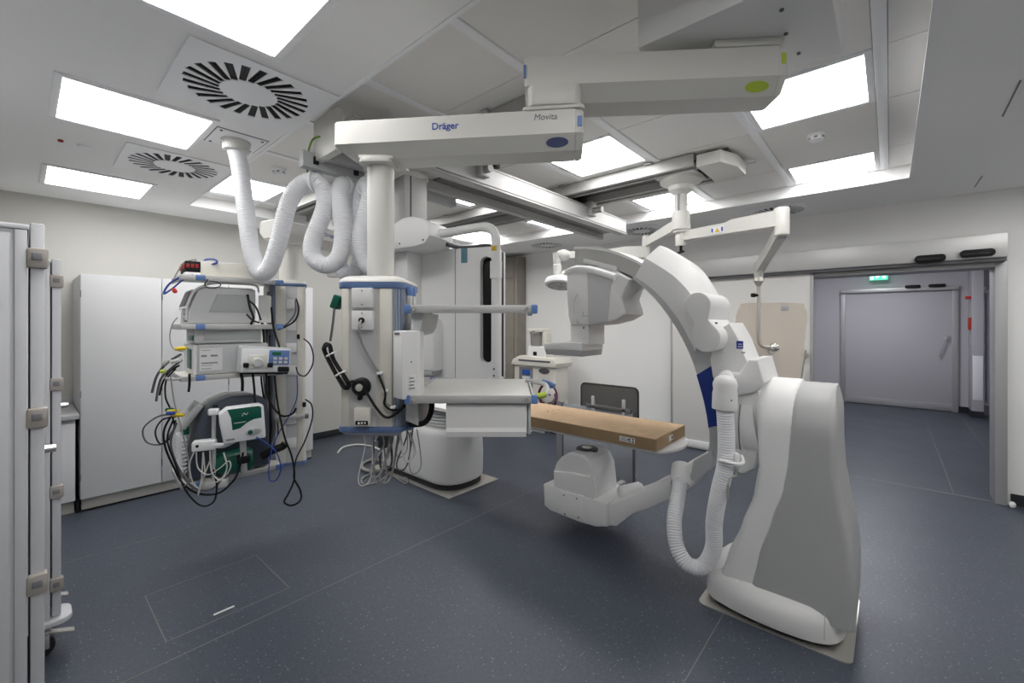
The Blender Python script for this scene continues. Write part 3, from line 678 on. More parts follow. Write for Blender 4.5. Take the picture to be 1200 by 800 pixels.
b = B(VIEW); b.prism([(SX0 - .02, 1.30), (SX0 + .03, 1.30), (SX0 + .03, 1.20), (SX0 - .02, 1.22)], 'y', 1.68, 1.98, .003); b.build('shelf_bracket', 'mid_grey', s2)
d = B(VIEW).bx(-.245, .058, 1.645, 2.08, 1.180, 1.297, .003).build('drawer', 'white', s2)
# the drawer front with its sloping grip, and the darker side gap
b = B(VIEW); b.prism([(1.645, 1.297), (1.632, 1.292), (1.632, 1.205), (1.628, 1.190), (1.632, 1.170), (1.645, 1.168)], 'x', -.250, .054); b.build('drawer_front', 'white', s2, smooth=0)
B(VIEW).bx(.056, .060, 1.66, 2.07, 1.182, 1.295).build('side_gap', 'blue_trim', s2, smooth=0)
B(VIEW).bx(.061, .072, 1.64, 2.08, 1.178, 1.298, .002).build('side_rail_plate', 'mid_grey', s2)
b = B(VIEW); b.tube([(-.10, 1.70, 1.178), (.03, 1.70, 1.168), (.08, 1.70, 1.176)], .004, 8, 4); b.build('drawer_latch', 'cable_white', s2)
b = B(VIEW); b.tube([(SX1 + .005, 1.64, 1.325), (SX1 + .03, 1.64, 1.325), (SX1 + .048, 1.64, 1.335), (SX1 + .046, 1.68, 1.36), (SX1 - .0, 1.74, 1.365)], .009, 10, 5); b.build('handle', 'cable_white', s2)
B(VIEW).tube([(SX1 + .004, 1.64, 1.3245), (SX1 + .022, 1.638, 1.3245), (SX1 + .044, 1.64, 1.331)], .0115, 12, 4).build('handle_sleeve', 'lime', s2)
b = B(VIEW); b.tube([(SX1 - .02, 2.02, 1.33), (SX1 + .05, 1.98, 1.335), (SX1 + .085, 1.95, 1.325)], .009, 10, 4); h = b.build('handle', 'cable_white', s2)
B(VIEW).rod((SX1 + .055, 1.972, 1.332), (SX1 + .105, 1.935, 1.318), [(0, .013), (.7, .016), (1, .010)], 14).build('handle_grip', 'blue_cap', h)
# white module hanging on the corner of the head
t = thing('white_wall_module', vl(-.43, 1.62, 1.31), 'narrow white module hung on the corner of the socket head', 'module')
b = B(VIEW); b.prism([(-.455, 1.652), (-.408, 1.600), (-.352, 1.650), (-.352, 1.72), (-.43, 1.72)], 'z', 1.315, 1.572, .006); b.build('case', 'white', t)
b = B(VIEW @ frame((-.432, 1.6245, 0), math.atan2(-.052, .047))); b.bx(-.024, .016, -.0015, .002, 1.558, 1.566, .002); b.build('slot', 'hinge_dark', t)
MR = VIEW @ frame((-.38, 1.625, 0), math.atan2(.05, .056))
b = B(MR); b.bx(-.012, .018, -.0012, .002, 1.345, 1.405, .001); lb = b.build('label', 'paper', t)
for k in range(4): B(MR).bx(-.009, .014 - .004 * (k % 2), -.0018, -.001, 1.352 + k * .013, 1.357 + k * .013).build('print', 'hinge_dark', lb, smooth=0)
B(MR).cyl((.0, -.002, 1.455), (.0, .002, 1.455), .003, n=8).build('screw', 'hinge_dark', t)
# small things fixed to the head
def cable(name, pts, r, m, label, cat='cable', grp=None, n=8):
    o = B().tube(pts, r, n, 6).build(name, m, None); return tag(o, label, cat, grp)
q = lambda x, y, z: tuple(VIEW @ Vector((x, y, z)))
cable('power_cable', [q(cx - .025, fy - .028, 1.612), q(cx - .027, fy - .045, 1.585), q(cx - .02, fy - .03, 1.52), q(cx + .02, fy - .018, 1.44), q(cx + .045, fy - .016, 1.40), q(cx + .062, fy - .014, 1.34), q(cx + .066, fy - .014, 1.29), q(cx + .09, fy - .012, 1.272)], .0045, 'cable_grey', 'grey mains cable plugged into the lower white socket box')
cable('power_cable', [q(cx + .04, fy - .022, 1.40), q(cx + .066, fy - .022, 1.33), q(cx + .062, fy - .02, 1.285), q(cx + .09, fy - .018, 1.262), q(cx + .12, fy + .0, 1.262)], .004, 'black', 'short black cable clipped beside the grey mains cable')
for (x, z) in ((.042, 1.405), (.064, 1.335), (.095, 1.272)):
    tag(B(VIEW).box((cx + x, fy - .014, z), (.022, .016, .012), .003).build('cable_clip', 'pure_white', None), 'small white cable clip on the face strip, ' + ('upper', 'middle', 'lowest')[(.042, .064, .095).index(x)] + ' of three', 'clip', 'cable clips on the socket head')
t = thing('coiled_black_cable', q(cx - .13, fy + .0, 1.40), 'bundle of coiled black cable tied with white strips beside the head', 'cable')
for k in range(5):
    ox, oy = .004 * (k % 3) - .004, -.012 - .006 * (k // 2)
    loop = [(cx - .168 + ox, fy + oy, 1.520 - .004 * k), (cx - .150 + ox, fy + oy - .006, 1.515), (cx - .135 + ox, fy + oy - .006, 1.46), (cx - .085 + ox, fy + oy - .01, 1.385), (cx - .072 + ox, fy + oy - .01, 1.352 + .004 * k), (cx - .088 + ox, fy + oy - .008, 1.347), (cx - .112 + ox, fy + oy - .006, 1.38), (cx - .158 + ox, fy + oy, 1.46), (cx - .174 + ox, fy + oy, 1.50)]
    B(VIEW).tube(loop, .0048, 8, 5, True).build('loop', 'black', t)
for p_ in ((cx - .145, fy - .018, 1.480), (cx - .108, fy - .022, 1.405)): B(VIEW).box(p_, (.036, .034, .007), .003, Euler((0, -.5, 0)).to_matrix()).build('tie', 'pure_white', t)
cable('black_lead', [q(cx - .082, fy - .022, 1.365), q(cx - .05, fy - .03, 1.375), q(cx - .01, fy - .03, 1.34), q(cx + .03, fy - .026, 1.275), q(cx + .07, fy - .026, 1.235), q(cx + .11, fy - .016, 1.25), q(cx + .16, fy - .0, 1.30)], .0052, 'black', 'black lead running across the socket head face to the module')
cable('black_lead', [q(cx - .145, fy + .01, 1.66), q(cx - .147, fy, 1.60), q(cx - .155, fy - .005, 1.53)], .005, 'dark_grey', 'black lead hanging from the green plug into the cable bundle')
tag(B(VIEW).box((cx - .142, fy + .03, 1.685), (.03, .05, .055), .005, Euler((0, .35, 0)).to_matrix()).build('green_plug', 'green_dark', None), 'green box plug on the left edge of the head', 'plug')
cable('black_hose', [q(SX0 - .01, 1.70, 1.20), q(SX0 + .05, 1.69, 1.21), q(SX0 + .075, 1.70, 1.25), q(SX0 + .075, 1.72, 1.31)], .011, 'black', 'thick black hose bending up under the lower shelf')
# cables dropping out of the head
dropc = (('cable_white', 'white'), ('cable_grey', 'grey'), ('dark_grey', 'black'), ('cable_white', 'white'), ('cable_grey', 'grey'), ('cable_grey', 'grey'), ('cable_grey', 'grey'), ('dark_grey', 'black'), ('cable_white', 'white'), ('cable_grey', 'grey'))
ordn = ('first', 'second', 'third', 'fourth', 'fifth', 'sixth', 'seventh', 'eighth', 'ninth', 'tenth')
for k, (m, cn) in enumerate(dropc):
    x0 = cx - .05 + .019 * k; y0 = cy - .08 + .05 * (k % 4); x1 = x0 + random.uniform(-.04, .05); zb = random.uniform(.93, 1.05)
    cable('hanging_cable', [q(x0, y0, 1.150), q(x0 + .01, y0, 1.10), q(x1, y0 - .02, zb + .03), q(x1 + .02, y0 - .03, zb), q(x1 + .045, y0, zb + .03), q(x0 + .035, y0 + .02, 1.150)], .0022 + .0012 * (k % 3), m, cn + ' cable looping down out of the socket head, ' + ordn[k] + ' from the left', 'cable', 'cables under the socket head', 6)
tag(B(VIEW).prism(rrect(.04, .045, .01, 3, cx + .02, cy - .03), 'z', 1.08, 1.165, .006).build('cable_gland', 'dark_grey', None), 'dark bunched cable sleeve under the socket head', 'cable sleeve')

# ------------------------------------------------------------------ corrugated hoses
t = thing('hose_plate', (0.93, 3.20, 2.79), 'square white ceiling plate with a round collar holding the long hose', 'plate')
B().bx(.785, 1.065, 3.06, 3.345, ZC - .004, ZC + .0, .001).build('plate', 'grid_white', t)
B().bx(.780, 1.070, 3.05, 3.35, ZC - .002, ZC + .001).build('plate_gap', 'dark_grey', t, smooth=0)
for x, y in ((.81, 3.085), (1.04, 3.085), (.81, 3.32), (1.04, 3.32)): B().cyl((x, y, ZC - .008), (x, y, ZC), .008, n=10).build('screw', 'dark_grey', t)
B().rod((.925, 3.21, ZC), (.925, 3.21, ZC - .07), [(0, .085), (.35, .085), (.4, .078), (.95, .076), (1, .068)], 28).build('collar', 'cream', t)
HR = .052
def hose(pts, label, r=HR): return tag(B().tube(pts, r, 20, 10, corr=(.014, .0035)).build('corrugated_hose', 'hose', None, smooth=60), label, 'hose', 'white corrugated hoses')
hose([(.925, 3.21, 2.73)] + [pd(*k) for k in ((281, 195, 2.81), (287, 240, 2.80), (294, 290, 2.78), (303, 318, 2.76), (315, 315, 2.74), (326, 285, 2.72), (336, 245, 2.70), (346, 224, 2.68), (358, 214, 2.66), (369, 212, 2.66),
      (378, 221, 2.66), (381, 240, 2.66), (374, 262, 2.66), (366, 285, 2.66), (368, 303, 2.65), (384, 311, 2.64), (398, 299, 2.64), (402, 270, 2.64), (399, 240, 2.65), (398, 225, 2.68), (402, 216, 2.76), (408, 225, 2.84), (408, 245, 2.88), (402, 280, 2.88), (398, 303, 2.88), (405, 320, 2.88), (419, 314, 2.86), (424, 280, 2.84), (423, 240, 2.82), (425, 225, 2.79),
      (430, 217, 2.72), (434, 227, 2.66), (428, 255, 2.65), (423, 285, 2.65), (432, 312, 2.66), (446, 300, 2.68), (450, 250, 2.70), (450, 216, 2.72))], 'long white corrugated hose hanging in loops from the ceiling plate to the beam')
for (u, v, D, nm) in ((367, 213, 2.66, 'leftmost'), (402, 217, 2.76, 'middle'), (430, 218, 2.72, 'rightmost')):
    p = pd(u, v, D); t = thing('hose_hanger', p, nm + ' hanger clip holding the hose loops on the cable rail', 'hanger', 'hose hangers')
    b = B(); b.tube([p + (RT * .0 + FW * math.cos(a) + Vector((0, 0, math.sin(a)))) * .058 * (1 if nm == 'leftmost' else .0) + (0 if nm == 'leftmost' else 1) * (RT * math.cos(a) + Vector((0, 0, math.sin(a)))) * .058 for a in [2 * PI * k / 16 for k in range(16)]], .008, 8, 2, True); b.build('strap', 'grid_white', t)
    B().bx(p.x - .012, p.x + .012, p.y - .012, p.y + .012, p.z + .05, 2.55, .003).build('stem', 'cream', t)
p = pd(361, 208, 2.64)
cable('earth_cable', [p, pd(360, 195, 2.62), pd(362, 175, 2.60), pd(367, 163, 2.58), pd(375, 160, 2.56), pd(381, 164, 2.55)], .006, 'earth_green', 'green and yellow earth cable arching above the hose clip')

# ------------------------------------------------------------------ display boom hanging from the beam
t = thing('display_boom', vl(-.75, 2.96, 2.0), 'white ceiling mount and large display housing with a bent tube handle', 'display')
B(VIEW).rod((-.765, 2.97, BZ0 + .04), (-.765, 2.97, BZ0 - .03), [(0, .16), (.3, .185), (.8, .185), (1, .165)], 36).build('swivel_disc', 'cream', t)
b = B(VIEW); b.prism(rrect(.36, .42, .04, 4, -.80, 2.93), 'z', BZ0 - .005, BZ0 + .05, .005); b.build('carriage_plate', 'mid_grey', t)
MC = VIEW @ frame((-.70, 2.95, 0), math.radians(-48))
cl = B(MC).bx(-.085, .085, -.085, .085, 2.18, BZ0 - .02, .006).build('drop_column', 'alu', t)
B(MC).bx(.0855, .088, -.045, -.035, 2.26, BZ0 - .03).build('column_groove', 'dark_grey', cl, smooth=0)
MD = VIEW @ frame((-.585, 2.905, 0), math.radians(-23))
b = B(MD)
b.prism([(-.36, 2.04), (.13, 2.06), (.20, 2.075), (.235, 2.12), (.225, 2.18), (.18, 2.225), (.10, 2.245), (.04, 2.24), (-.02, 2.215), (-.06, 2.20), (-.36, 2.20)], 'y', -.30, -.02, .012); b.build('mount_housing', 'white', t)
for x, z in ((-.16, 2.07), (.02, 2.085), (.19, 2.095)): B(MD).cyl((x, -.302, z), (x, -.298, z), .006, n=10).build('screw', 'dark_grey', t)
b = B(MD); b.bx(-.36, .0, -.20, .0, 1.25, 2.07, .01); b.build('rear_column', 'white', t)
sl = rrect(.085, .66, .038, 6, .478, 1.685)
b = B(MD @ Matrix.Rotation(PI / 2, 4, 'X')); b.holed([(-.36, 1.245), (.565, 1.245), (.565, 2.06), (.545, 2.075), (-.36, 2.09)], [sl], -.0, .04); ds = b.build('display_back', 'white', t, smooth=30)
b = B(MD); b.bx(-.35, .555, .001, .06, 1.26, 2.055, .006); b.build('display_body', 'black', t)
b = B(MD); b.bx(-.36, .555, .06, .085, 1.25, 2.06, .006); b.build('display_bezel', 'white', t)
B(MD).bx(.255, .259, -.0415, -.038, 1.25, 2.075).build('panel_seam', 'hinge_dark', ds, smooth=0)
b = B(MD); b.prism([(.06, 1.30), (.165, 1.30), (.165, 1.60), (.15, 1.63), (.10, 1.63), (.02, 1.54), (-.30, 1.54), (-.30, 1.30)], 'y', -.155, -.035, .012); b.build('cable_cover', 'white', t)
B(MD).bx(-.28, .15, -.15, -.04, 1.27, 1.30, .004).build('cover_shade', 'grey_plastic', t)  # grey strip stands in for the shade at the bottom of the cable cover
B(MD).bx(.30, .345, -.0425, -.039, 1.985, 2.08, .001).build('tape_strip', 'green_tape', ds)
b = B(MD); b.tube([(.20, -.18, 2.15), (.30, -.14, 2.165), (.46, -.12, 2.18), (.535, -.115, 2.175), (.575, -.11, 2.12), (.578, -.11, 2.02), (.578, -.11, 1.7), (.578, -.11, 1.26)], .028, 16, 6); h = b.build('tube_handle', 'white', t)
B(MD).cyl((.578, -.11, 1.87), (.578, -.11, 1.97), .036, n=20).build('tube_joint', 'white', h)
B(MD).bx(.562, .594, -.140, -.136, 2.03, 2.06, .001).build('warning_label', 'warn_yellow', h)
for z in (1.29, 1.33): B(MD).cyl((.578, -.141, z), (.578, -.136, z), .006, n=10).build('screw', 'dark_grey', h)
B(MD).bx(.52, .58, -.11, .0, 1.24, 1.27, .005).build('tube_foot', 'white', h)
cable('display_cable', [tuple(MD @ Vector(v)) for v in ((.23, -.10, 2.10), (.28, -.02, 2.088), (.36, .01, 2.090), (.44, .01, 2.094), (.50, .02, 2.085))], .014, 'dark_grey', 'dark cable sagging along the top of the display housing')

# ------------------------------------------------------------------ pole with the shield arm and the lamp arm
P0 = Vector((3.60, 1.30, 0))
t = thing('shield_arm', (P0.x, P0.y, 2.1), 'white ceiling pole with a jointed arm and thin rod that holds the acrylic shield', 'arm')
B().rod((P0.x, P0.y, 2.80), (P0.x, P0.y, 2.66), [(0, .17), (.25, .165), (.5, .10), (.75, .095), (1, .05)], 28).build('flange', 'cream', t)
B().bx(P0.x - .17, P0.x + .17, P0.y - .16, P0.y + .16, 2.79, 2.806, .003).build('flange_plate', 'mid_grey', t)
B().cyl((P0.x, P0.y, 2.34), (P0.x, P0.y, 2.68), .052, n=28).build('pole', 'cream', t)
B().bx(P0.x - .056, P0.x - .050, P0.y - .008, P0.y + .008, 2.40, 2.66).build('pole_slot', 'hinge_dark', t, smooth=0)
hub = B(); hub.rod((P0.x, P0.y, 2.345), (P0.x, P0.y, 2.42), [(0, .05), (.05, .062), (.3, .062), (.35, .075), (.97, .075), (1, .068)], 28); hub.build('hub', 'cream', t)
E1 = pd(916, 258, 3.02); S1 = Vector((P0.x, P0.y, 2.315)); E1.z = 2.325
b = B(); d = (E1 - S1); n = Vector((-d.y, d.x, 0)).normalized()
rings = []
for f, w, z0, z1 in ((.03, .03, -.035, .04), (.5, .036, -.038, .045), (.56, .042, -.04, .06), (.97, .042, -.045, .065)):
    p = S1.lerp(E1, f); rings.append([p + n * w + Vector((0, 0, z0)), p - n * w + Vector((0, 0, z0)), p - n * w + Vector((0, 0, z1)), p + n * w + Vector((0, 0, z1))])
b.loft(rings); ar = b.build('boom_arm', 'cream', t, smooth=25)
sgn = -1 if ((S1 - n).xy.length < (S1 + n).xy.length) else 1
lc = S1.lerp(E1, .42) + n * sgn * .0365
Ml = basis(lc, d * (1 if d.dot(RT) > 0 else -1), (0, 0, 1))
B(Ml).bx(-.05, .05, -.026, .026, -.001, .001).build('sticker', 'paper', ar)
b = B(Ml); b.prism([(-.018, -.017), (.018, -.017), (0, .016)], 'z', .001, .002); b.build('warning_triangle', 'warn_yellow', ar, smooth=0)
for x in (-.038, .036): B(Ml).bx(x - .006, x + .006, -.016, .016, .001, .002).build('sticker_mark', 'logo_blue', ar, smooth=0)
B().rod(S1 + Vector((0, 0, -.075)), S1 + Vector((0, 0, .04)), [(0, .042), (.9, .045), (1, .04)], 24).build('arm_pivot', 'cream', t)
b = B(); b.cyl(S1 + Vector((0, 0, -.115)), S1 + Vector((0, 0, -.07)), .012, n=10); b.box(S1 + Vector((0, 0, -.125)), (.085, .03, .016), .006, TH); b.build('lock_knob', 'black', t)
B().rod(E1 + Vector((0, 0, -.115)), E1 + Vector((0, 0, .085)), [(0, .04), (.05, .048), (.95, .048), (1, .042)], 24).build('elbow', 'cream', t)
B().cyl(E1 + Vector((0, 0, -.128)), E1 + Vector((0, 0, -.114)), .03, n=16).build('elbow_cap', 'hinge_dark', t)
K = pd(889, 316, 3.40); S2 = E1 + Vector((0, 0, -.07))
b = B(); d2v = K - S2; n2 = Vector((-d2v.y, d2v.x, 0)).normalized(); rings = []
for f, w, h in ((0, .035, .05), (.5, .028, .042), (1, .03, .035)):
    p = S2.lerp(K, f); rings.append([p + n2 * w + Vector((0, 0, -h)), p - n2 * w + Vector((0, 0, -h)), p - n2 * w + Vector((0, 0, h)), p + n2 * w + Vector((0, 0, h))])
b.loft(rings); b.build('spring_arm', 'cream', t, smooth=25)
B().rod(K + Vector((0, 0, -.06)), K + Vector((0, 0, .06)), [(0, .030), (.5, .038), (1, .028)], 20).build('wrist', 'cream', t)
B().rod(K + Vector((0, 0, -.13)), K + Vector((0, 0, -.06)), [(0, .016), (.45, .03), (.55, .036), (1, .03)], 18).build('ball_joint', 'steel', t)
kb = pd(888, 400, 3.42); kz = kb.z
B().tube([K + Vector((0, 0, -.12)), Vector((K.x, K.y, 1.75)), Vector((K.x, K.y, kz + .03)), Vector((K.x, K.y, kz)) + RT * .03 + Vector((0, 0, -.035)), Vector((K.x, K.y, kz)) + RT * .10 + Vector((0, 0, -.045))], .013, 12, 6).build('rod', 'steel', t)
c = Vector((K.x, K.y, kz)) + RT * .105 + Vector((0, 0, -.045))
B().rod(c - RT * .02 , c + RT * .05, [(0, .02), (.3, .034), (.7, .036), (1, .024)], 20).build('shield_clamp', 'chrome', t)
z = pd(888, 346, 3.42).z
b = B(); b.cyl(Vector((K.x, K.y, z)) - RT * .045, Vector((K.x, K.y, z)), .011, n=10); b.cyl(Vector((K.x, K.y, z)) - RT * .055, Vector((K.x, K.y, z)) - RT * .03, .016, n=12); b.build('rod_screw', 'black', t)
# shield panel
MS = VIEW @ frame((0, 3.46, 0), 0)
k = 3.46 / FPX
pts = [((u - 600) * k, EYE + (HOR - v) * k) for u, v in ((875, 355), (936, 355), (942, 359), (945, 370), (943, 395), (939, 430), (935, 480), (931, 510), (886, 510), (872, 470), (863, 430), (861, 398), (862, 375), (866, 361))]
pl = spline([(p[0], p[1], 0) for p in pts], 4, True)
t = thing('radiation_shield', vl(2.1, 3.46, 0.7), 'large beige see-through radiation shield hanging in front of the sliding door', 'shield')
B(MS).prism([(p.x, p.y) for p in pl], 'y', -.006, .006).build('pane', 'acrylic', t)
c0 = ((915 - 600) * k, EYE + (HOR - 359) * k); B(MS).bx(c0[0], c0[0] + .058, -.009, -.006, c0[1] - .035, c0[1] + .002, .001).build('data_plate', 'grey_plastic', t)
c0 = Vector(((903 - 600) * k, 0, EYE + (HOR - 410) * k)); B(MS).cyl(c0 + Vector((0, -.02, 0)), c0 + Vector((0, .012, 0)), .03, n=18).build('ball_mount', 'chrome', t)
# drive box at the end of the rail
t = thing('rail_drive_box', (3.55, 1.0, 2.8), 'white drive box at the near end of the shield rail', 'drive box')
B().prism([(3.37, .93), (3.56, .86), (3.80, .86), (3.86, .93), (3.86, 1.10), (3.37, 1.10)], 'z', 2.78, 2.875, .008).build('case', 'cream', t)
B().bx(3.44, 3.80, .90, 1.09, 2.875, 2.90).build('mount', 'dark_grey', t, smooth=0)
B().tube([(3.72, .88, 2.87), (3.76, .80, 2.875), (3.84, .80, 2.88), (3.86, .88, 2.885)], .005, 8).build('lead', 'cable_white', t)
# examination lamp
t = thing('examination_lamp', (P0.x, P0.y, 2.2), 'white examination lamp on a jointed arm reaching behind the detector', 'lamp')
S3 = Vector((P0.x, P0.y, 2.46)); 
B().rod(S3 + Vector((0, 0, -.09)), S3 + Vector((0, 0, .06)), [(0, .066), (.1, .07), (.9, .07), (1, .066)], 24).build('arm_collar', 'cream', t)
J1 = pd(757, 289, 4.0)
b = B(); d = J1 - (S3 + Vector((0, 0, -.03))); n = Vector((-d.y, d.x, 0)).normalized(); rings = []
for f, w, h in ((.04, .032, .045), (1, .028, .034)):
    p = (S3 + Vector((0, 0, -.03))).lerp(J1 + Vector((0, 0, .03)), f); rings.append([p + n * w + Vector((0, 0, -h)), p - n * w + Vector((0, 0, -h)), p - n * w + Vector((0, 0, h)), p + n * w + Vector((0, 0, h))])
b.loft(rings); b.build('upper_arm', 'cream', t, smooth=25)
B().cyl(J1 + Vector((0, 0, -.12)), J1 + Vector((0, 0, .10)), .035, n=20).build('elbow', 'cream', t)
J2 = pd(660, 299, 4.05)
b = B(); d = J2 - J1; n = Vector((-d.y, d.x, 0)).normalized(); rings = []
for f, w, h in ((0, .035, .05), (.25, .033, .055), (.5, .028, .034), (1, .028, .030)):
    p = J1.lerp(J2, f) + Vector((0, 0, -.05 * (1 - f))); rings.append([p + n * w + Vector((0, 0, -h)), p - n * w + Vector((0, 0, -h)), p - n * w + Vector((0, 0, h)), p + n * w + Vector((0, 0, h))])
b.loft(rings); b.build('fore_arm', 'cream', t, smooth=25)
b = B(); b.ball(J2, (.07, .07, .055)); b.rod(J2 + Vector((-.04, .04, -.19)), J2 + Vector((-.04, .04, .02)), [(0, .028), (.1, .04), (.45, .042), (.5, .034), (1, .045)], 16); b.build('fork_joint', 'cream', t)
L0 = pd(657, 331, 4.02)
B().tube([J2 + Vector((-.04, .04, -.17)), J2 + Vector((.02, -.03, -.21)), J2 + Vector((.06, -.09, -.16)), L0 + Vector((.02, -.02, .1)), L0 + Vector((0, 0, .02))], .014, 10, 6).build('lamp_bow', 'cream', t)
ML = Matrix.Translation(L0) @ Matrix.Rotation(TH - PI / 2, 4, 'Z') @ Matrix.Rotation(.10, 4, 'Y') @ Matrix.Rotation(-.22, 4, 'X')
b = B(ML); b.loft([[(p[0], p[1], z) for p in ellipse(.145 * s, .145 * s, 32)] for z, s in ((-.035, .90), (-.025, 1.0), (0, 1.02), (.025, .95), (.045, .65), (.052, .3))]); hh = b.build('lamp_head', 'pure_white', t)
b = B(ML); b.loft([[(p[0], p[1], z) for p in ellipse(.122, .122, 32)] for z in (-.037, -.034)]); b.build('lamp_glass', 'grey_plastic', hh)
for k in range(6):
    a = k * PI / 3; b = B(ML); b.loft([[(p[0] + .07 * math.cos(a), p[1] + .07 * math.sin(a), z) for p in ellipse(.026, .026, 14)] for z in (-.040, -.036)]); b.build('lamp_lens', 'mid_grey', hh)
# ------------------------------------------------------------------ patient table
TX = 2.905
t = thing('patient_table', (TX, 3.4, 0), 'white patient table: rounded floor base, bellows and long thin tabletop', 'operating table')
B().bx(2.57, 3.235, 3.02, 4.35, 0.0, 0.006, .002).build('floor_plate', 'steel', t)
def stadium(x0, x1, y0, y1, ry, n=14):
    cx_ = (x0 + x1) / 2; hw = (x1 - x0) / 2; o = []
    for k in range(n + 1): a = PI + PI * k / n; o.append((cx_ + hw * math.copysign(abs(math.cos(a)) ** .75, math.cos(a)), y0 + ry + ry * math.sin(a)))
    for k in range(n + 1): a = PI * k / n; o.append((cx_ + hw * math.copysign(abs(math.cos(a)) ** .6, math.cos(a)), y1 - .12 + .12 * math.sin(a)))
    return o
st = stadium(2.60, 3.20, 3.07, 4.25, .26)
b = B(); b.loft([[(p[0], p[1], z) for p in offset_poly(st, d)] for z, d in ((.004, -.02), (.05, -.02), (.055, -.035))]); b.build('foot_ring', 'rubber', t)
b = B(); b.loft([[(p[0], p[1], z) for p in offset_poly(st, d)] for z, d in ((.055, -.025), (.075, -.004), (.10, .0), (.30, .004), (.50, -.004), (.56, -.014), (.575, -.03))]); b.build('base', 'white', t)
B().cyl((3.196, 3.42, .075), (3.200, 3.42, .56), .0035, n=6).build('base_seam', 'hinge_dark', t)
rings = []
for k in range(13):
    z = .572 + k * .0135; d = -.05 - (.022 if k % 2 else 0) - .004 * k
    rings.append([(p[0], p[1] + .012 * k, z) for p in offset_poly(st, d)])
B().loft(rings).build('bellows', 'mid_grey', t, smooth=0)
b = B(); b.prism(rrect(.40, .95, .05, 4, TX, 3.60), 'z', .730, .778, .01); b.build('table_carriage', 'grey_plastic', t)
tp = [(TX - .235, 4.1), (TX + .235, 4.1)] + [(TX + .235, 1.14)] + [(TX + .235 * math.cos(a), 1.14 - .115 * math.sin(a)) for a in [PI * k / 10 for k in range(1, 10)]] + [(TX - .235, 1.14)]
b = B(); b.prism(tp, 'z', .768, .786, .004); b.build('tabletop', 'white', t)
b = B(); b.bx(2.652, 2.664, 2.0, 4.0, .752, .768, .002); b.build('side_rail', 'alu', t)
t = thing('cardboard_box', (2.905, 2.0, 0.786), 'long flat brown cardboard box lying on the patient table', 'box')
b = B(); b.bx(2.653, 3.163, 1.115, 2.70, .7865, .8665, .003, 1); bo = b.build('carton', 'cardboard', t, smooth=20)
B().bx(2.6505, 2.6535, 1.117, 2.698, .788, .864).build('long_side', 'cardboard_edge', bo, smooth=0)
B().bx(2.655, 3.161, 1.113, 1.1165, .788, .864).build('end_flap', 'cardboard_edge', bo, smooth=0)
B().bx(2.66, 2.905, 1.1115, 1.114, .792, .861).build('outer_flap', 'cardboard', bo, smooth=0)
lb = B().bx(2.6492, 2.6512, 1.255, 1.365, .812, .846).build('shipping_label', 'paper', bo, smooth=0)
for k in range(4): B().bx(2.6486, 2.6494, 1.315, 1.358 - .006 * (k % 2), .817 + k * .007, .820 + k * .007).build('print_line', 'hinge_dark', lb, smooth=0)
for y, z in ((1.262, .832), (1.262, .816), (1.285, .832), (1.285, .816), (1.298, .825)): B().bx(2.6486, 2.6494, y, y + .012, z, z + .010).build('print_block', 'ink', lb, smooth=0)
B().bx(2.86, 2.93, 1.1098, 1.1118, .812, .845).build('end_label', 'paper', bo, smooth=0); B().bx(2.90, 2.922, 1.109, 1.110, .818, .84).build('print_block', 'ink', bo, smooth=0)
for (u, v, w, h, a) in ((642, 482, .035, .012, .3), (648, 481, .02, .012, -.4), (655, 480, .03, .008, .9), (651, 484, .015, .006, .1)):
    p = hz(u, v, .8667); B().box((p.x, p.y, .867), (w, h, .0012), .0, a).build('torn_mark', 'red_dark' if w > .03 else 'cardboard_edge', bo, smooth=0)

# ------------------------------------------------------------------ robot C-arm
C_X0, C_X1 = 2.78, 3.03
def yz(pts, X): return [(hx(u, v, X).y, hx(u, v, X).z) for u, v in pts]
t = thing('robot_c_arm', (2.9, .5, 0), 'white robot-held imaging C-arm with detector above and tube housing below the table', 'C-arm')
B().prism(rrect(.66, .70, .04, 4, 2.885, .48), 'z', 0.0, 0.006).build('floor_plate', 'steel', t)
def zr(v, D): return EYE + (HOR - v) / FPX * D
def section(zs, x0, x1, y0, y1, r, n=5): return [(p[0], p[1], zs) for p in rrect(x1 - x0, y1 - y0, r, n, (x0 + x1) / 2, (y0 + y1) / 2)]
XN = 2.645                                         # near face of the pedestal
def prof(pix):                                     # silhouette pixels on the near face -> table of (z, y)
    o = sorted((hx(u, v, XN).z, hx(u, v, XN).y) for u, v in pix)
    def f(z):
        if z <= o[0][0]: return o[0][1]
        for (a, ya), (c, yc) in zip(o, o[1:]):
            if z <= c: s = (z - a) / (c - a); s = s * s * (3 - 2 * s) * .4 + s * .6; return ya + (yc - ya) * s
        return o[-1][1]
    return f
fr = prof(((977, 463), (980, 490), (980, 530), (982, 565), (989, 605), (998, 645), (1003, 690), (1002, 730)))
fl_ = prof(((880, 455), (886, 500), (888, 545), (882, 580), (868, 615), (852, 650), (840, 685)))
fm = prof(((924, 455), (925, 500), (922, 540), (916, 575), (904, 605), (888, 650), (879, 690)))
ZT, RC = 1.285, .26
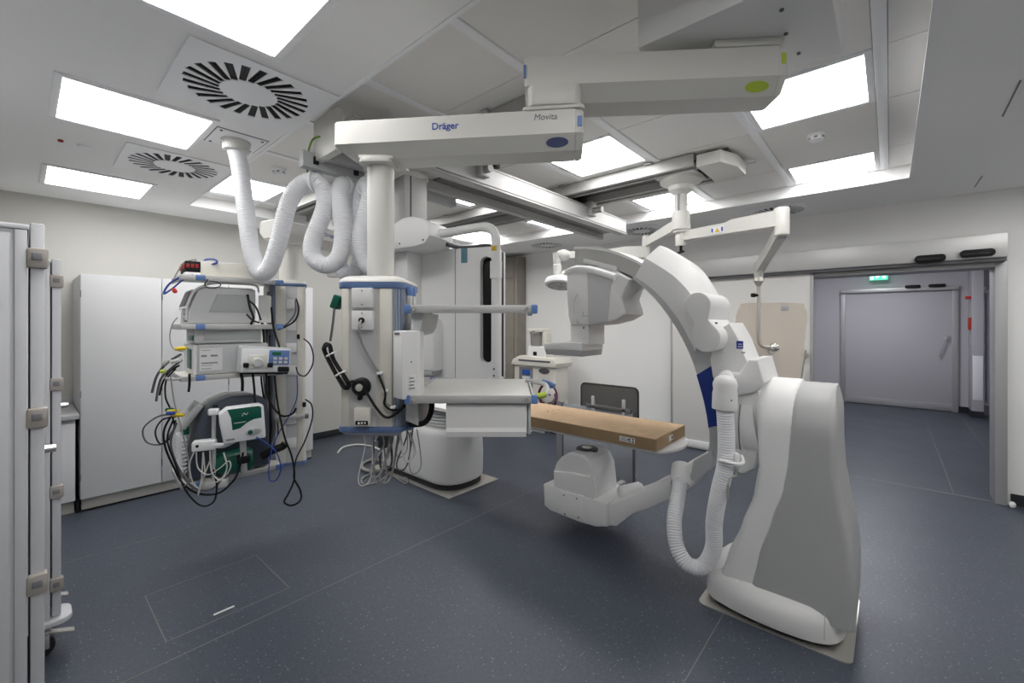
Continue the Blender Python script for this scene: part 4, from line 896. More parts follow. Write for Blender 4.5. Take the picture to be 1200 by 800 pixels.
def pedestal(ya, yb, name, m, dx, x1=3.17, zt=ZT):
    b = B(); rings = []
    for k in range(34):
        z = .12 + (zt - .12) * (k / 33) if k < 22 else None
        if z is None:
            a = (k - 21) / 12 * PI / 2; z0 = .12 + (zt - .12) * 21 / 33; z = z0 + (zt - z0) * math.sin(a)
        z0 = zt - RC; w = (x1 - XN + 2 * dx) / 2; cxm = (x1 + XN) / 2
        h = w if z < z0 else max(.03, w * math.sqrt(max(0, 1 - ((z - z0) / (RC * 1.001)) ** 2)) * .97 + .03 * w)
        flare = .05 * max(0, (.5 - z) / .5)
        y1, y0 = ya(z), yb(z)
        rings.append([(p[0], p[1], z) for p in rrect(2 * h + flare, y1 - y0, min(.035, h * .5), 5, cxm, (y0 + y1) / 2)])
    b.loft(rings); return b.build(name, m, t, smooth=35)
pedestal(fl_, lambda z: fm(z) - .03, 'pedestal_shell', 'shell_white', 0)
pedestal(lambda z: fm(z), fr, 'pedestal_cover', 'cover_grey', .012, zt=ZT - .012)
# skirt at the foot
sk = [(p.x, p.y) for p in spline([(2.64, .80, 0), (2.585, .70, 0), (2.555, .55, 0), (2.552, .40, 0), (2.575, .27, 0), (2.64, .19, 0), (2.80, .155, 0), (3.1, .15, 0), (3.19, .25, 0), (3.2, .5, 0), (3.19, .75, 0), (3.0, .83, 0), (2.8, .83, 0)], 5, True)]
B().loft([[(p[0], p[1], z) for p in offset_poly(sk, d)] for z, d in ((.006, -.035), (.03, -.02))]).build('skirt_seal', 'black', t)
B().loft([[(p[0], p[1], z) for p in offset_poly(sk, d)] for z, d in ((.028, -.006), (.05, 0), (.11, -.004), (.15, -.018), (.175, -.05), (.19, -.11))]).build('skirt', 'white', t)
for y in (.24, .62): B().tube([(2.56 + (.02 if y < .3 else .018), y, .06), (2.572 + .02, y, .15), (2.64, y, .185)], .0014, 6, 3).build('skirt_seam', 'grey_plastic', t)
# shoulder drum and link
b = B(); b.rod((2.90, .56, 1.02), (2.90, .69, 1.00), [(0, .235), (.55, .238), (.62, .232), (.66, .236), (.95, .232), (1, .215)], 48); b.build('shoulder_drum', 'white', t)
B().rod((2.90, .636, 1.01), (2.90, .643, 1.01), [(0, .239), (1, .239)], 48).build('shoulder_seam', 'hinge_dark', t)
lk = yz(((866, 452), (886, 452), (892, 470), (890, 510), (886, 545), (880, 552), (868, 556), (860, 548), (858, 520), (860, 480)), 2.70)
B().prism([(p.x, p.y) for p in spline([(a, c, 0) for a, c in lk], 4, True)], 'x', 2.70, 3.08, .03).build('link_arm', 'white', t)
wb = yz(((845, 436), (866, 437), (878, 421), (889, 421), (897, 448), (887, 459), (862, 464), (846, 458)), 2.68)
B().prism(wb, 'x', 2.66, 3.06, .02).build('wrist_box', 'white', t)
for (u, v) in ((848, 437), (860, 442), (863, 455)): p = hx(u, v, 2.66); B().cyl((2.657, p.y, p.z), (2.664, p.y, p.z), .006, n=10).build('screw', 'dark_grey', t)
cb = yz(((835, 420), (846, 385), (858, 378), (868, 395), (880, 425), (872, 440), (850, 445), (842, 450), (838, 440)), 2.80)
cbo = B().prism(cb, 'x', 2.74, 3.06, .015).build('carrier_bracket', 'white', t)
c = hx(867, 404, 2.738); B().box((2.738, c.y, c.z), (.003, .035, .045), .0).build('blue_badge', 'logo_blue', cbo, smooth=0)
B().box((2.7365, c.y - .002, c.z + .004), (.002, .020, .006)).build('badge_mark', 'paper', cbo, smooth=0); B().box((2.7365, c.y - .002, c.z - .010), (.002, .024, .006)).build('badge_mark', 'paper', cbo, smooth=0)
c = hx(871, 413, 2.738); B().box((2.738, c.y, c.z), (.003, .02, .008)).build('badge_print', 'grey_plastic', cbo, smooth=0)
# the arc
inner = ((672, 309), (690, 309), (706, 312), (726, 318), (742, 326), (770, 351), (795, 386), (812, 421), (823, 455), (830, 485), (833, 515), (829, 540))
outer = ((672, 290), (692, 290), (712, 293), (735, 301), (757, 313), (790, 342), (815, 375), (832, 408), (842, 445), (848, 480), (850, 512), (846, 545))
I = spline([(a, c, 0) for a, c in yz(inner, C_X0)], 4); O = spline([(a, c, 0) for a, c in yz(outer, C_X0)], 4)
def band(i0, i1, x0, x1, name, m, grow=0.0, parent=None):
    b = B(); rings = []
    for k in range(i0, i1 + 1):
        p, q_ = I[k], O[k]; d = (q_ - p).normalized() * grow
        rings.append([(x0, p.x - d.x, p.y - d.y), (x1, p.x - d.x, p.y - d.y), (x1, q_.x + d.x, q_.y + d.y), (x0, q_.x + d.x, q_.y + d.y)])
    b.loft(rings); return b.build(name, m, parent or t, smooth=30)
tr = band(0, 20, C_X0 + .02, C_X1 - .02, 'arc_track', 'alu_rail')
b = B(); b.loft([[(x0_, O[k].x, O[k].y + dz) for x0_, dz in ((C_X0, -.012), (C_X1, -.012), (C_X1, .008), (C_X0, .008))] for k in range(0, 19)]); b.build('track_edge', 'white', tr)
band(16, 31, C_X0 - .01, C_X1 + .01, 'arc_rim', 'mid_grey', .004)
band(30, 38, C_X0 - .016, C_X1 + .016, 'arc_band', 'deep_blue', .006)
band(38, 44, C_X0 - .012, C_X1 + .012, 'arc_end', 'grey_plastic', .004)
# upper cover with a crowned back
ci = yz(((744, 324), (771, 345), (797, 378), (814, 412)), 2.74); co = yz(((757, 300), (790, 321), (812, 345), (828, 374)), 2.74)
CI = spline([(a, c, 0) for a, c in ci], 6); CO = spline([(a, c, 0) for a, c in co], 6)
b = B(); rings = []
for k in range(len(CI)):
    p, q_ = CI[k], CO[k]; d = (q_ - p).normalized(); 
    rings.append([(2.745, p.x, p.y), (2.74, (p.x * .3 + q_.x * .7), (p.y * .3 + q_.y * .7)), (2.745, q_.x - d.x * .012, q_.y - d.y * .012), (2.758, q_.x, q_.y), (2.84, q_.x + d.x * .085, q_.y + d.y * .085), (2.86, q_.x + d.x * .095, q_.y + d.y * .095), (2.98, q_.x + d.x * .095, q_.y + d.y * .095), (3.0, q_.x + d.x * .085, q_.y + d.y * .085), (3.06, q_.x, q_.y), (3.06, p.x, p.y)])
b.loft(rings); b.build('arc_cover', 'white', t, smooth=30)
# dog-bone joint
p1, p2 = hx(817, 357, 2.60), hx(827, 396, 2.60)
dv = (p2 - p1).normalized(); nv = Vector((0, -dv.z, dv.y))
def bone(c1, c2, r1, r2):
    d = (c2 - c1).normalized(); n = Vector((0, -d.z, d.y)); o = []; a0 = math.atan2(n.z, n.y); L = (c2 - c1).length
    for k in range(15): a = a0 - .45 + (PI + .9) * k / 14; o.append((c1.y + r1 * math.cos(a), c1.z + r1 * math.sin(a)))
    m = (c1 + c2) / 2; o.append((m.y - n.y * r1 * .52, m.z - n.z * r1 * .52))
    for k in range(15): a = a0 + PI - .45 + (PI + .9) * k / 14; o.append((c2.y + r2 * math.cos(a), c2.z + r2 * math.sin(a)))
    o.append((m.y + n.y * r2 * .52, m.z + n.z * r2 * .52)); return o
B().prism(bone(p1, p2, .076, .082), 'x', 2.60, 3.0, .012).build('knuckle_cover', 'white', t)
c = (p1 + p2) / 2 + Vector((0, -.055, 0)); B().cyl((2.68, c.y - .006, c.z - .01), (2.66, c.y - .006, c.z - .01), .006, n=10).build('screw', 'dark_grey', t)
# hose elbow and hose
e0 = pd(850, 445, 2.33); e1 = pd(849, 479, 2.33)
B().rod(e1, e0 + Vector((0, 0, .03)), [(0, .062), (.04, .063), (.45, .062), (.55, .058), (.72, .062), (.88, .052), (.96, .035), (1, .008)], 28).build('hose_elbow', 'white', t)
B().cyl(e0 + Vector((0, 0, -.01)), Vector((2.72, e0.y + .05, e0.z - .01)), .045, n=18).build('elbow_neck', 'white', t)
p = pd(857, 469, 2.27); B().ball(p + Vector((0, 0, 0)), .005).build('screw', 'dark_grey', t)
se = pd(797, 562, 2.70)
ho = B().tube([e1 + Vector((0, 0, .02)), pd(851, 510, 2.33), pd(850, 545, 2.33), pd(843, 575, 2.35), pd(837, 610, 2.38), pd(836, 642, 2.40), pd(824, 663, 2.42), pd(806, 661, 2.45), pd(793, 640, 2.50), pd(790, 610, 2.56), pd(794, 585, 2.62), se], .044, 20, 10, corr=(.014, .0035)).build('corrugated_hose', 'hose', t, smooth=60)
B().rod(se + Vector((.0, 0, -.03)), se + Vector((.10, .02, .05)), [(0, .058), (.3, .062), (.6, .066), (1, .066)], 24).build('hose_socket', 'white', t)
pc = pd(856, 540, 2.30)
b = B(); b.tube([pc + RT * -.06 + Vector((0, 0, .0)), pc + RT * -.06 - FW * .03 + Vector((0, 0, .01)), pc - FW * .05, pc + RT * .05 - FW * .03, pc + RT * .055 + Vector((0, 0, .03))], .010, 8, 5); b.build('hose_clip', 'white', t)
b = B(); b.box(pc + RT * .03 + Vector((0, 0, -.0)), (.03, .03, .085), .008, TH); b.build('clip_block', 'white', t)
b = B(); b.tube([pc + RT * .03 + Vector((0, 0, -.04)), pc + RT * .03 + Vector((0, 0, -.08)), pc + RT * -.01 + Vector((0, 0, -.09)), pc + RT * -.015 + Vector((0, 0, -.20))], .007, 8, 2); b.build('clip_hook', 'steel', t)
# lower arm
la = yz(((832, 528), (820, 536), (790, 553), (768, 568), (748, 578), (728, 585), (712, 591), (712, 616), (722, 617), (731, 610), (742, 602), (760, 596), (790, 583), (806, 574), (814, 562), (830, 545)), 2.765)
B().prism(la, 'x', 2.765, 3.05, .012).build('lower_arm', 'white', t)
g = yz(((812, 540), (834, 528), (838, 545), (822, 558), (814, 566), (808, 560)), 2.75); B().prism(g, 'x', 2.755, 3.06, .006).build('arm_gusset', 'grey_plastic', t)
# tube housing
tb = yz(((637, 567), (650, 570), (712, 590), (712, 617), (698, 617), (680, 612), (662, 605), (645, 598), (638, 592)), 2.72)
b0 = B().prism(tb, 'x', 2.715, 3.10, .012).build('tube_base', 'white', t, smooth=25)
tw = yz(((650, 574), (649, 551), (652, 542), (658, 535), (665, 531), (670, 530), (684, 533), (691, 540), (696, 552), (698, 570), (699, 588)), 2.74)
B().prism(tw, 'x', 2.735, 3.06, .015).build('tube_tower', 'white', t, smooth=22)
tf = yz(((650, 579), (649, 552), (660, 553), (672, 554), (684, 557), (692, 558), (697, 590)), 2.725); B().prism(tf, 'x', 2.72, 2.76, .006).build('tube_front', 'white', t)
hp_ = yz(((656, 575), (684, 581), (685, 610), (657, 601)), 2.713); b1 = B().prism(hp_, 'x', 2.706, 2.72, .004).build('service_cover', 'white', t)
for (u, v) in ((661, 580), (676, 584), (662, 602), (678, 606)): p = hx(u, v, 2.706); B().cyl((2.703, p.y, p.z), (2.708, p.y, p.z), .006, n=10).build('screw', 'dark_grey', b1)
c = hx(676, 531.5, 2.80); tz = max(z for _, z in tw); cyy = sum(y for y, _ in yz(((668, 530), (682, 533)), 2.74)) / 2
B().rod((2.90, cyy, tz - .012), (2.90, cyy, tz + .008), [(0, .085), (.8, .082), (1, .075)], 28).build('window_ring', 'dark_grey', t)
B().cyl((2.90, cyy, tz + .006), (2.90, cyy, tz + .011), .04, n=24).build('window_glass', 'chrome', t)
q0 = hx(735, 583, 2.80); B().rod((2.86, q0.y + .10, q0.z - .01), (3.0, q0.y - .02, q0.z + .02), [(0, .03), (.1, .045), (.9, .045), (1, .03)], 16).build('arm_boss', 'white', t)
# detector
dh_ = yz(((664, 314), (690, 311), (720, 317), (738, 327), (733, 338), (729, 350), (733, 362), (734, 368), (722, 375), (703, 380), (690, 381), (669, 381), (666, 372), (664, 345)), 2.74)
B().prism(dh_, 'x', 2.735, 3.03, .016).build('detector_housing', 'white', t)
B().prism(yz(((688, 316), (722, 322), (716, 335), (714, 355), (712, 376), (690, 381)), 2.733), 'x', 2.728, 2.745, .005).build('housing_cover', 'mid_grey', t)
nk = yz(((668, 380), (669, 398), (664, 400), (690, 404), (690, 380)), 2.76); B().prism(nk, 'x', 2.755, 3.0, .008).build('detector_neck', 'white', t)
dp = yz(((638, 402), (652, 401), (666, 401), (682, 402), (682, 411), (638, 409)), 2.72)
B().prism(dp, 'x', 2.715, 3.03, .005).build('detector_plate', 'white', t)
dq = yz(((638, 409), (682, 411), (681, 418), (640, 415)), 2.722); B().prism(dq, 'x', 2.72, 3.025, .005).build('detector_face', 'grey_plastic', t)
gp = [hx(u, v, 2.70) for u, v in ((665, 319), (675, 315), (692, 316), (710, 321), (721, 325))]
B().tube(gp, .024, 14, 6).build('collision_bar', 'white', t)
B().tube([hx(u, v, X_) for u, v, X_ in ((679, 379, 2.735), (676, 375, 2.695), (673, 366, 2.685), (672, 356, 2.685), (673, 349, 2.695), (675, 345, 2.735))], .011, 10, 6).build('grip_handle', 'white', t)
B().prism(yz(((684, 303), (722, 312), (722, 316), (684, 308)), 2.735), 'x', 2.730, 2.75, .003).build('name_strip', 'mid_grey', t)
p = hx(684, 384, 2.752); B().cyl((2.75, p.y, p.z), (2.757, p.y, p.z), .006, n=10).build('screw', 'black', t)
yb, zb = yz(((690, 372),), 2.73)[0]; B().tube([(2.732, yb + .05, zb + .04), (2.732, yb + .05, zb + .01), (2.732, yb - .02, zb + .015)], .0018, 6, 0).build('cover_seam', 'hinge_dark', t)

# ------------------------------------------------------------------ mobile lead screen behind the table
t = thing('lead_screen', (3.87, 2.3, 0), 'mobile radiation screen with a smoked window, standing behind the patient table', 'screen')
B().bx(3.86, 3.885, 1.84, 2.66, .06, .74, .004).build('lower_panel', 'curtain', t)
B().bx(3.855, 3.89, 1.835, 1.85, .05, .75, .003).build('edge_strip', 'dark_grey', t); B().bx(3.855, 3.89, 2.65, 2.665, .05, .75, .003).build('edge_strip', 'dark_grey', t)
b = B(); b.loft([[(3.872, 2.66, z), (3.885, 2.66, z), (3.945, 2.79, z), (3.932, 2.79, z)] for z in (.06, .74)]); b.build('side_wing', 'hinge_dark', t, smooth=0)
wy0, wy1, wz0, wz1 = 1.80, 2.43, .66, .955
ro = rrect(wy1 - wy0, wz1 - wz0 + .05, .045, 5, (wy0 + wy1) / 2, (wz0 + wz1) / 2)
B().prism(ro, 'x', 3.865, 3.878).build('window', 'smoked', t)
b = B(); b.tube([(3.871, p[0], p[1]) for p in ro], .009, 8, 0, True); b.build('window_frame', 'rubber', t)
for y in (2.28, 1.94): B().bx(3.845, 3.865, y - .018, y + .018, .60, .86, .004).build('window_post', 'alu', t)
B().bx(3.845, 3.865, 1.86, 2.36, .735, .775, .004).build('cross_bar', 'alu_dark', t)
for y in (1.95, 2.55):
    f = B().bx(3.64, 4.10, y - .025, y + .025, .045, .075, .006).build('foot', 'alu', t)
    for x in (3.68, 4.06): B().cyl((x, y - .014, .026), (x, y + .014, .026), .026, n=16).build('castor', 'rubber', f)

# ------------------------------------------------------------------ patient warming trolley by the far wall
def T2(u, v): return hx(u, v, 5.10)
TU = Matrix.Translation((0, 0, -.29))
t = thing('medical_trolley', (5.2, 4.0, 0), 'light grey medical unit on a trolley with a jar on top, against the far wall', 'trolley')
MT = frame((5.15, 4.05, 0), math.radians(0))
y0, y1 = T2(652, 430).y, T2(603, 430).y
B(TU).bx(5.08, 5.42, y0, y1, .56, 1.27, .03).build('cabinet', 'beige_light', t)
b = B(TU); b.prism([(y0 - .03, 1.25), (y1 + .03, 1.25), (y1 - .02, 1.34), (y1 - .15, 1.40), (y0 + .0, 1.38), (y0 - .05, 1.31)], 'x', 5.03, 5.45, .015); b.build('hood', 'beige_light', t)
B(TU).bx(5.022, 5.04, y0 + .06, y1 - .14, 1.32, 1.345, .004).build('hood_slot', 'dark_grey', t)
sc = B(TU).bx(5.065, 5.085, y1 - .38, y1 - .12, .92, 1.22, .008).build('control_panel', 'hinge_dark', t)
B(TU).bx(5.058, 5.068, y1 - .34, y1 - .19, 1.11, 1.19, .004).build('screen', 'screen_blue', sc); B(TU).bx(5.058, 5.068, y1 - .34, y1 - .19, 1.045, 1.085, .004).build('screen_label', 'paper', sc)
b = B(TU); b.prism(ellipse(.095, .04, 24, y0 + .20, 1.19), 'x', 5.065, 5.085); b.build('vent', 'dark_grey', t)
b = B(TU); b.prism(rrect(.22, .12, .03, 4, y0 + .20, 1.06), 'x', 5.072, 5.085, .004); b.build('recess', 'beige_plastic', t)
rg = B(TU); rg.tube([(5.04, y0 + .11 + .16 * math.cos(a), .84 + .17 * math.sin(a)) for a in [2 * PI * k / 20 for k in range(20)]], .018, 8, 2, True); rg.build('purple_hose', 'purple', t)
b = B(TU); b.prism(ellipse(.13, .12, 28, y0 + .09, .87), 'x', 5.01, 5.06, .008); dsc = b.build('round_cover', 'beige_light', t)
B(TU).box((5.008, y0 + .10, .87), (.003, .13, .022), R=Euler((.12, 0, 0)).to_matrix()).build('cover_print', 'logo_blue', dsc, smooth=0)
for k in range(3): B(TU).tube([(5.05, y0 + .20 - .09 * k, .73), (5.01, y0 + .17 - .10 * k, .60), (5.04, y0 + .2 - .09 * k, .50)], .022, 8).build('hanging_strap', 'purple' if k != 1 else 'dark_grey', t)
B(TU).tube([(5.06, y0 + .02, .95), (5.0, y0 - .08, .80), (5.0, y0 - .12, .65), (5.05, y0 - .05, .5)], .02, 8).build('side_hose', 'purple', t)
jz = 1.375
B(TU).bx(5.10, 5.34, T2(638, 400).y, T2(618, 400).y, jz - .02, jz + .17, .02).build('jar_base', 'white', t)
B(TU).bx(5.092, 5.102, T2(629, 400).y, T2(625, 400).y, jz + .03, jz + .09, .003).build('jar_switch', 'black', t)
b = B(TU); yc = (T2(618, 390).y + T2(632, 390).y) / 2; b.rod((5.22, yc, jz + .16), (5.22, yc, jz + .40), [(0, .09), (.1, .115), (.8, .12), (.82, .13), (1, .125)], 24); b.build('jar', 'clear_grey', t)
B(TU).prism(rrect(.09, .40, .03, 4, T2(636, 390).y, jz + .19), 'x', 5.14, 5.26, .01).build('canister', 'beige_light', t)
B(TU).prism(rrect(.26, .05, .015, 3, yc - .01, jz + .41), 'x', 5.10, 5.34, .006).build('jar_lid', 'beige_light', t)
B().bx(5.06, 5.44, y0 - .0, y1, .16, .22, .02).build('trolley_base', 'beige_plastic', t)
for yy in (y0 + .06, y1 - .06): B().bx(5.2, 5.28, yy - .03, yy + .03, .2, .30, .01).build('post', 'grey_plastic', t)
for x, yy in ((5.1, y0 + .05), (5.1, y1 - .05), (5.4, y0 + .05), (5.4, y1 - .05)):
    w = B().cyl((x, yy - .02, .06), (x, yy + .02, .06), .06, n=16).build('castor', 'rubber', t); B().cyl((x, yy, .06), (x, yy, .17), .012, n=10).build('castor_stem', 'steel', w)
# ------------------------------------------------------------------ second supply boom on the left, with its equipment tower
OL, OD = -1.674, 3.25
YAW2 = math.atan2(1.674, 3.25)
MP = VIEW @ frame((OL, OD, 0), YAW2)
def mp(x, y, z): return MP @ Vector((x, y, z))
t = thing('equipment_boom', MP @ Vector((0, .12, .53)), 'second white ceiling boom at the left with tall socket head and equipment shelves', 'boom')
h0, h1 = .545, 1.885
hp2 = rrect(.235, .26, .035, 5, -.01, .13)
hb = B(MP).prism(hp2, 'z', h0, h1).build('head', 'beige_plastic', t)
B(MP).prism(offset_poly(hp2, .008), 'z', h1 - .004, h1 + .018, .003).build('blue_band', 'blue_trim', hb)
B(MP).prism(offset_poly(hp2, .008), 'z', h0 - .018, h0 + .006, .003).build('blue_band', 'blue_trim', hb)
b = B(MP); b.loft([[(p[0], p[1], z) for p in offset_poly(hp2, d)] for z, d in ((h1 + .018, .006), (h1 + .034, -.004), (h1 + .044, -.03))]); b.build('cap', 'cream', hb)
for x0, x1 in ((-.098, -.030), (.048, .090)): B(MP).bx(x0, x1, -.006, .01, h0 + .008, h1 - .006, .004).build('face_strip', 'beige_light', hb)
B(MP).bx(-.030, .048, -.002, .004, h0 + .008, h1 - .006).build('socket_channel', 'mid_grey', hb, smooth=0)
for k in range(4):
    a = PI / 2 * (k + .5) / 4; B(MP).cyl((-.0925 - .037 * math.sin(a), .035 - .037 * math.cos(a), h0 + .01), (-.0925 - .037 * math.sin(a), .035 - .037 * math.cos(a), h1 - .006), .007, n=8).build('corner_rib', 'rib_blue', hb)
for z in (1.745, 1.58, 1.415, 1.245, .88, .70):
    s = B(MP).bx(-.024, .042, -.02, .002, z - .036, z + .036, .003).build('socket_box', 'white', hb)
rl = B(MP).bx(-.10, .12, -.045, -.030, .885, .910, .003).build('front_rail', 'alu', hb); B(MP).bx(.10, .125, -.05, -.025, .88, .915, .004).build('rail_end', 'alu_dark', rl)
colc = (-.01, .12)
B(MP).cyl((colc[0], colc[1], h1 + .04), (colc[0], colc[1], 2.22), .066, n=32).build('column', 'cream', t)
B(MP).prism(rrect(.17, .17, .03, 4, colc[0], colc[1]), 'z', 2.205, 2.228, .004).build('column_plate', 'cream', t)
# its two arms
cw_ = MP @ Vector((colc[0], colc[1], 0)); cl_ = (cw_.dot(RT), cw_.dot(FW))
def arm_b(name, S, E, o0, o1, top, mid, bot, hw):
    d = Vector((E[0] - S[0], E[1] - S[1])); L = d.length; M = VIEW @ frame((S[0], S[1], 0), math.atan2(d.y, d.x)); b = B(M); rings = []
    for x, sc, dz in ((-o0, .86, .012), (-o0 + .012, .94, .004), (-o0 + .05, 1, 0), (L + o1 - .02, 1, 0), (L + o1, .94, .006)):
        h = hw * sc; tt = top - dz
        rings.append([(x, -h * .84, tt), (x, h * .84, tt), (x, h, tt - .016), (x, h, mid), (x, h * .55, bot + dz), (x, -h * .55, bot + dz), (x, -h, mid), (x, -h, tt - .016)])
    b.loft(rings); return b.build(name, 'cream', t, smooth=30), M, L
a, Ma, La = arm_b('lower_arm', cl_, (-1.47, 3.88), .17, .10, 2.375, 2.28, 2.225, .11)
exa = Ma @ Vector((1, 0, 0)) - Ma @ Vector((0, 0, 0))
text('Dräger', 'lettering', 'logo_blue', a, basis(Ma @ Vector((.30, -.1105, 2.325)), exa, (0, 0, 1)), .040)
a, Mb, Lb = arm_b('upper_arm', (-1.47, 3.88), (-1.415, 4.72), .12, .10, 2.58, 2.47, 2.415, .11)
B(Mb).bx(-.124, -.116, -.02, .03, 2.49, 2.54, .001).build('colour_tab', 'blue_cap', a)
B(VIEW).prism(rrect(.2, .2, .03, 4, -1.47, 3.88), 'z', 2.37, 2.42, .004).build('swivel_joint', 'cream', t)
B(VIEW).cyl((-1.415, 4.72, 2.57), (-1.415, 4.72, 2.9), .10, n=28).build('ceiling_tube', 'cream', t)
# shelves of the tower (left of the head), turned a little towards the room
MR2 = MP @ Matrix.Translation((-.15, .07, 0)) @ Matrix.Rotation(.30, 4, 'Z') @ Matrix.Translation((.15, 0, 0))
def mr(x, y, z): return MR2 @ Vector((x, y, z))
SXA, SXB, SYA, SYB = -.70, -.115, -.23, .21
def tower_shelf(z, xa=SXA, xb=SXB, ya=SYA, yb=SYB):
    s = B(MR2).bx(xa + .012, xb, ya + .012, yb, z - .012, z, .003).build('shelf', 'beige_light', t)
    B(MR2).bx(xa, xb, ya, ya + .012, z - .030, z + .004, .002).build('front_rail', 'alu', s)
    B(MR2).bx(xa, xa + .012, ya + .012, yb, z - .030, z + .004, .002).build('side_rail', 'alu', s)
    for x, y in ((xa + .10, ya), (xb - .02, ya)): B(MR2).box((x, y - .001, z - .012), (.05, .018, .036), .005).build('corner_cap', 'blue_cap', s)
    B(MR2).bx(xb - .03, xb + .0, -.02, .14, z - .10, z - .012, .004).build('shelf_bracket', 'mid_grey', s)
    return s
ZA, ZB, ZC_, ZD = 1.905, 1.590, 1.262, .585
for z in (ZA, ZB, ZC_, ZD): tower_shelf(z)
b = B(MR2); b.tube([(SXA, SYA + .03, ZC_ - .01), (SXA - .04, SYA + .03, ZC_ - .01), (SXA - .06, SYA + .12, ZC_ - .01), (SXA - .04, SYB - .03, ZC_ - .01), (SXA, SYB - .03, ZC_ - .01)], .009, 10); b.build('push_handle', 'alu', t)
for x in (-.135,): B(MP).bx(x - .02, x + .01, .03, .07, h0 + .03, h1 - .05, .003).build('rail_post', 'alu_dark', t)
# distributor box on the top shelf
MPd = MR2 @ Matrix.Translation((-.07, -.02, 0))
t = thing('power_distributor', mr(-.40, 0, ZA), 'cream power distributor with red rocker switches on the top shelf', 'distributor')
B(MPd).bx(-.52, -.245, -.15, .12, ZA + .002, ZA + .105, .004).build('case', 'beige_light', t)
for k in range(3):
    s = B(MPd).bx(-.60 + .002 * k, -.52, -.15 + .085 * k, -.078 + .085 * k, ZA + .028, ZA + .098, .004).build('socket', 'black', t); B(MPd).bx(-.606, -.60, -.135 + .085 * k, -.095 + .085 * k, ZA + .05, ZA + .078, .002).build('switch', 'red_dark', s)
    B(MPd).bx(-.595 + .024 * k, -.578 + .024 * k, -.153, -.149, ZA + .055, ZA + .080, .001).build('switch', 'red_dark', s)
B(MPd).bx(-.60, -.52, -.152, -.05, ZA + .002, ZA + .026, .003).build('label_strip', 'paper', t)
B(MPd).bx(-.245, -.19, -.12, .09, ZA + .002, ZA + .07, .004).build('end_plate', 'white', t)
# monitor 1
def rbox(M, x0, x1, y0, y1, z0, z1, bev, name, m, par): return B(M).bx(x0, x1, y0, y1, z0, z1, bev, 3).build(name, m, par)
t = thing('patient_monitor', mr(-.46, 0, ZB), 'rounded grey patient monitor with handle bar on the upper shelf', 'monitor')
b = B(MR2); b.prism([(-.66, ZB + .006), (-.27, ZB + .006), (-.27, ZB + .245), (-.30, ZB + .255), (-.56, ZB + .255), (-.605, ZB + .235), (-.655, ZB + .09)], 'y', -.175, .15, .022); cs = b.build('case', 'mid_grey', t)
b = B(MR2); b.prism([(-.545, ZB + .085), (-.275, ZB + .085), (-.275, ZB + .205), (-.50, ZB + .205)], 'y', -.181, -.17, .004); b.build('side_recess', 'grey_plastic', cs)
b = B(MR2 @ Matrix.Translation((-.640, -.01, ZB + .165)) @ Matrix.Rotation(.33, 4, 'Y')); b.bx(-.012, .004, -.15, .13, -.065, .07, .004); sc = b.build('screen_bezel', 'pure_white', cs)
b = B(MR2 @ Matrix.Translation((-.640, -.01, ZB + .165)) @ Matrix.Rotation(.33, 4, 'Y')); b.bx(-.016, -.011, -.13, .11, -.05, .056, .002); b.build('screen', 'dark_grey', sc)
B(MR2).bx(-.664, -.655, -.15, -.04, ZB + .02, ZB + .075, .003).build('connector_field', 'green_dark', cs)
for k in range(3): B(MR2).cyl((-.672, -.13 + .035 * k, ZB + .05), (-.655, -.13 + .035 * k, ZB + .05), .010, n=12).build('connector', 'cable_white', cs)
b = B(MR2); b.tube([(-.67, -.18, ZB + .03), (-.655, -.19, ZB + .15), (-.61, -.19, ZB + .235), (-.53, -.19, ZB + .272), (-.42, -.19, ZB + .28), (-.28, -.19, ZB + .275), (-.255, -.18, ZB + .23)], .007, 8); b.build('handle_bar', 'cable_white', cs)
# module under shelf, then recorder box on the middle shelf
t = thing('recorder_box', mr(-.43, 0, ZC_), 'large grey recorder with a white label on its side, on the middle shelf', 'recorder')
cs = rbox(MR2, -.615, -.20, -.20, .16, ZC_ + .004, ZC_ + .20, .012, 'case', 'mid_grey', t)
rbox(MR2, -.635, -.612, -.205, .165, ZC_ + .004, ZC_ + .198, .010, 'front_frame', 'white', cs)
B(MR2).bx(-.640, -.634, -.15, .0, ZC_ + .04, ZC_ + .17, .003).build('connector_field', 'green_dark', cs)
lb = B(MR2).bx(-.60, -.475, -.2015, -.1995, ZC_ + .03, ZC_ + .175, .0).build('label', 'paper', cs, smooth=0)
for k, (w, hh) in enumerate(((.055, .004), (.09, .008), (.06, .003), (.03, .012), (.04, .012), (.05, .003))): B(MR2).bx(-.592 + (.05 if k == 4 else 0), -.592 + w + (.05 if k == 4 else 0), -.2022, -.2012, ZC_ + (.04, .075, .062, .12, .12, .16)[k], ZC_ + (.04, .075, .062, .12, .12, .16)[k] + hh).build('print', 'hinge_dark', lb, smooth=0)
t = thing('gas_module', mr(-.43, 0, ZC_ + .20), 'flat grey module lying on the large recorder', 'module')
cs = rbox(MR2, -.625, -.235, -.185, .15, ZC_ + .205, ZC_ + .305, .012, 'case', 'mid_grey', t)
B(MR2).bx(-.575, -.245, -.188, -.184, ZC_ + .225, ZC_ + .285, .002).build('side_panel', 'grey_plastic', cs)
B(MR2).bx(-.632, -.624, -.16, .02, ZC_ + .225, ZC_ + .26, .003).build('connector_field', 'green_dark', cs); B(MR2).bx(-.634, -.624, -.17, .03, ZC_ + .275, ZC_ + .295, .003).build('display_strip', 'grey_plastic', cs)
# white splitter box
tag(B(MP).bx(-.20, -.125, -.10, .02, 1.605, 1.80, .006).build('splitter_box', 'white', None), 'white upright box between the monitor and the tall socket head', 'box')
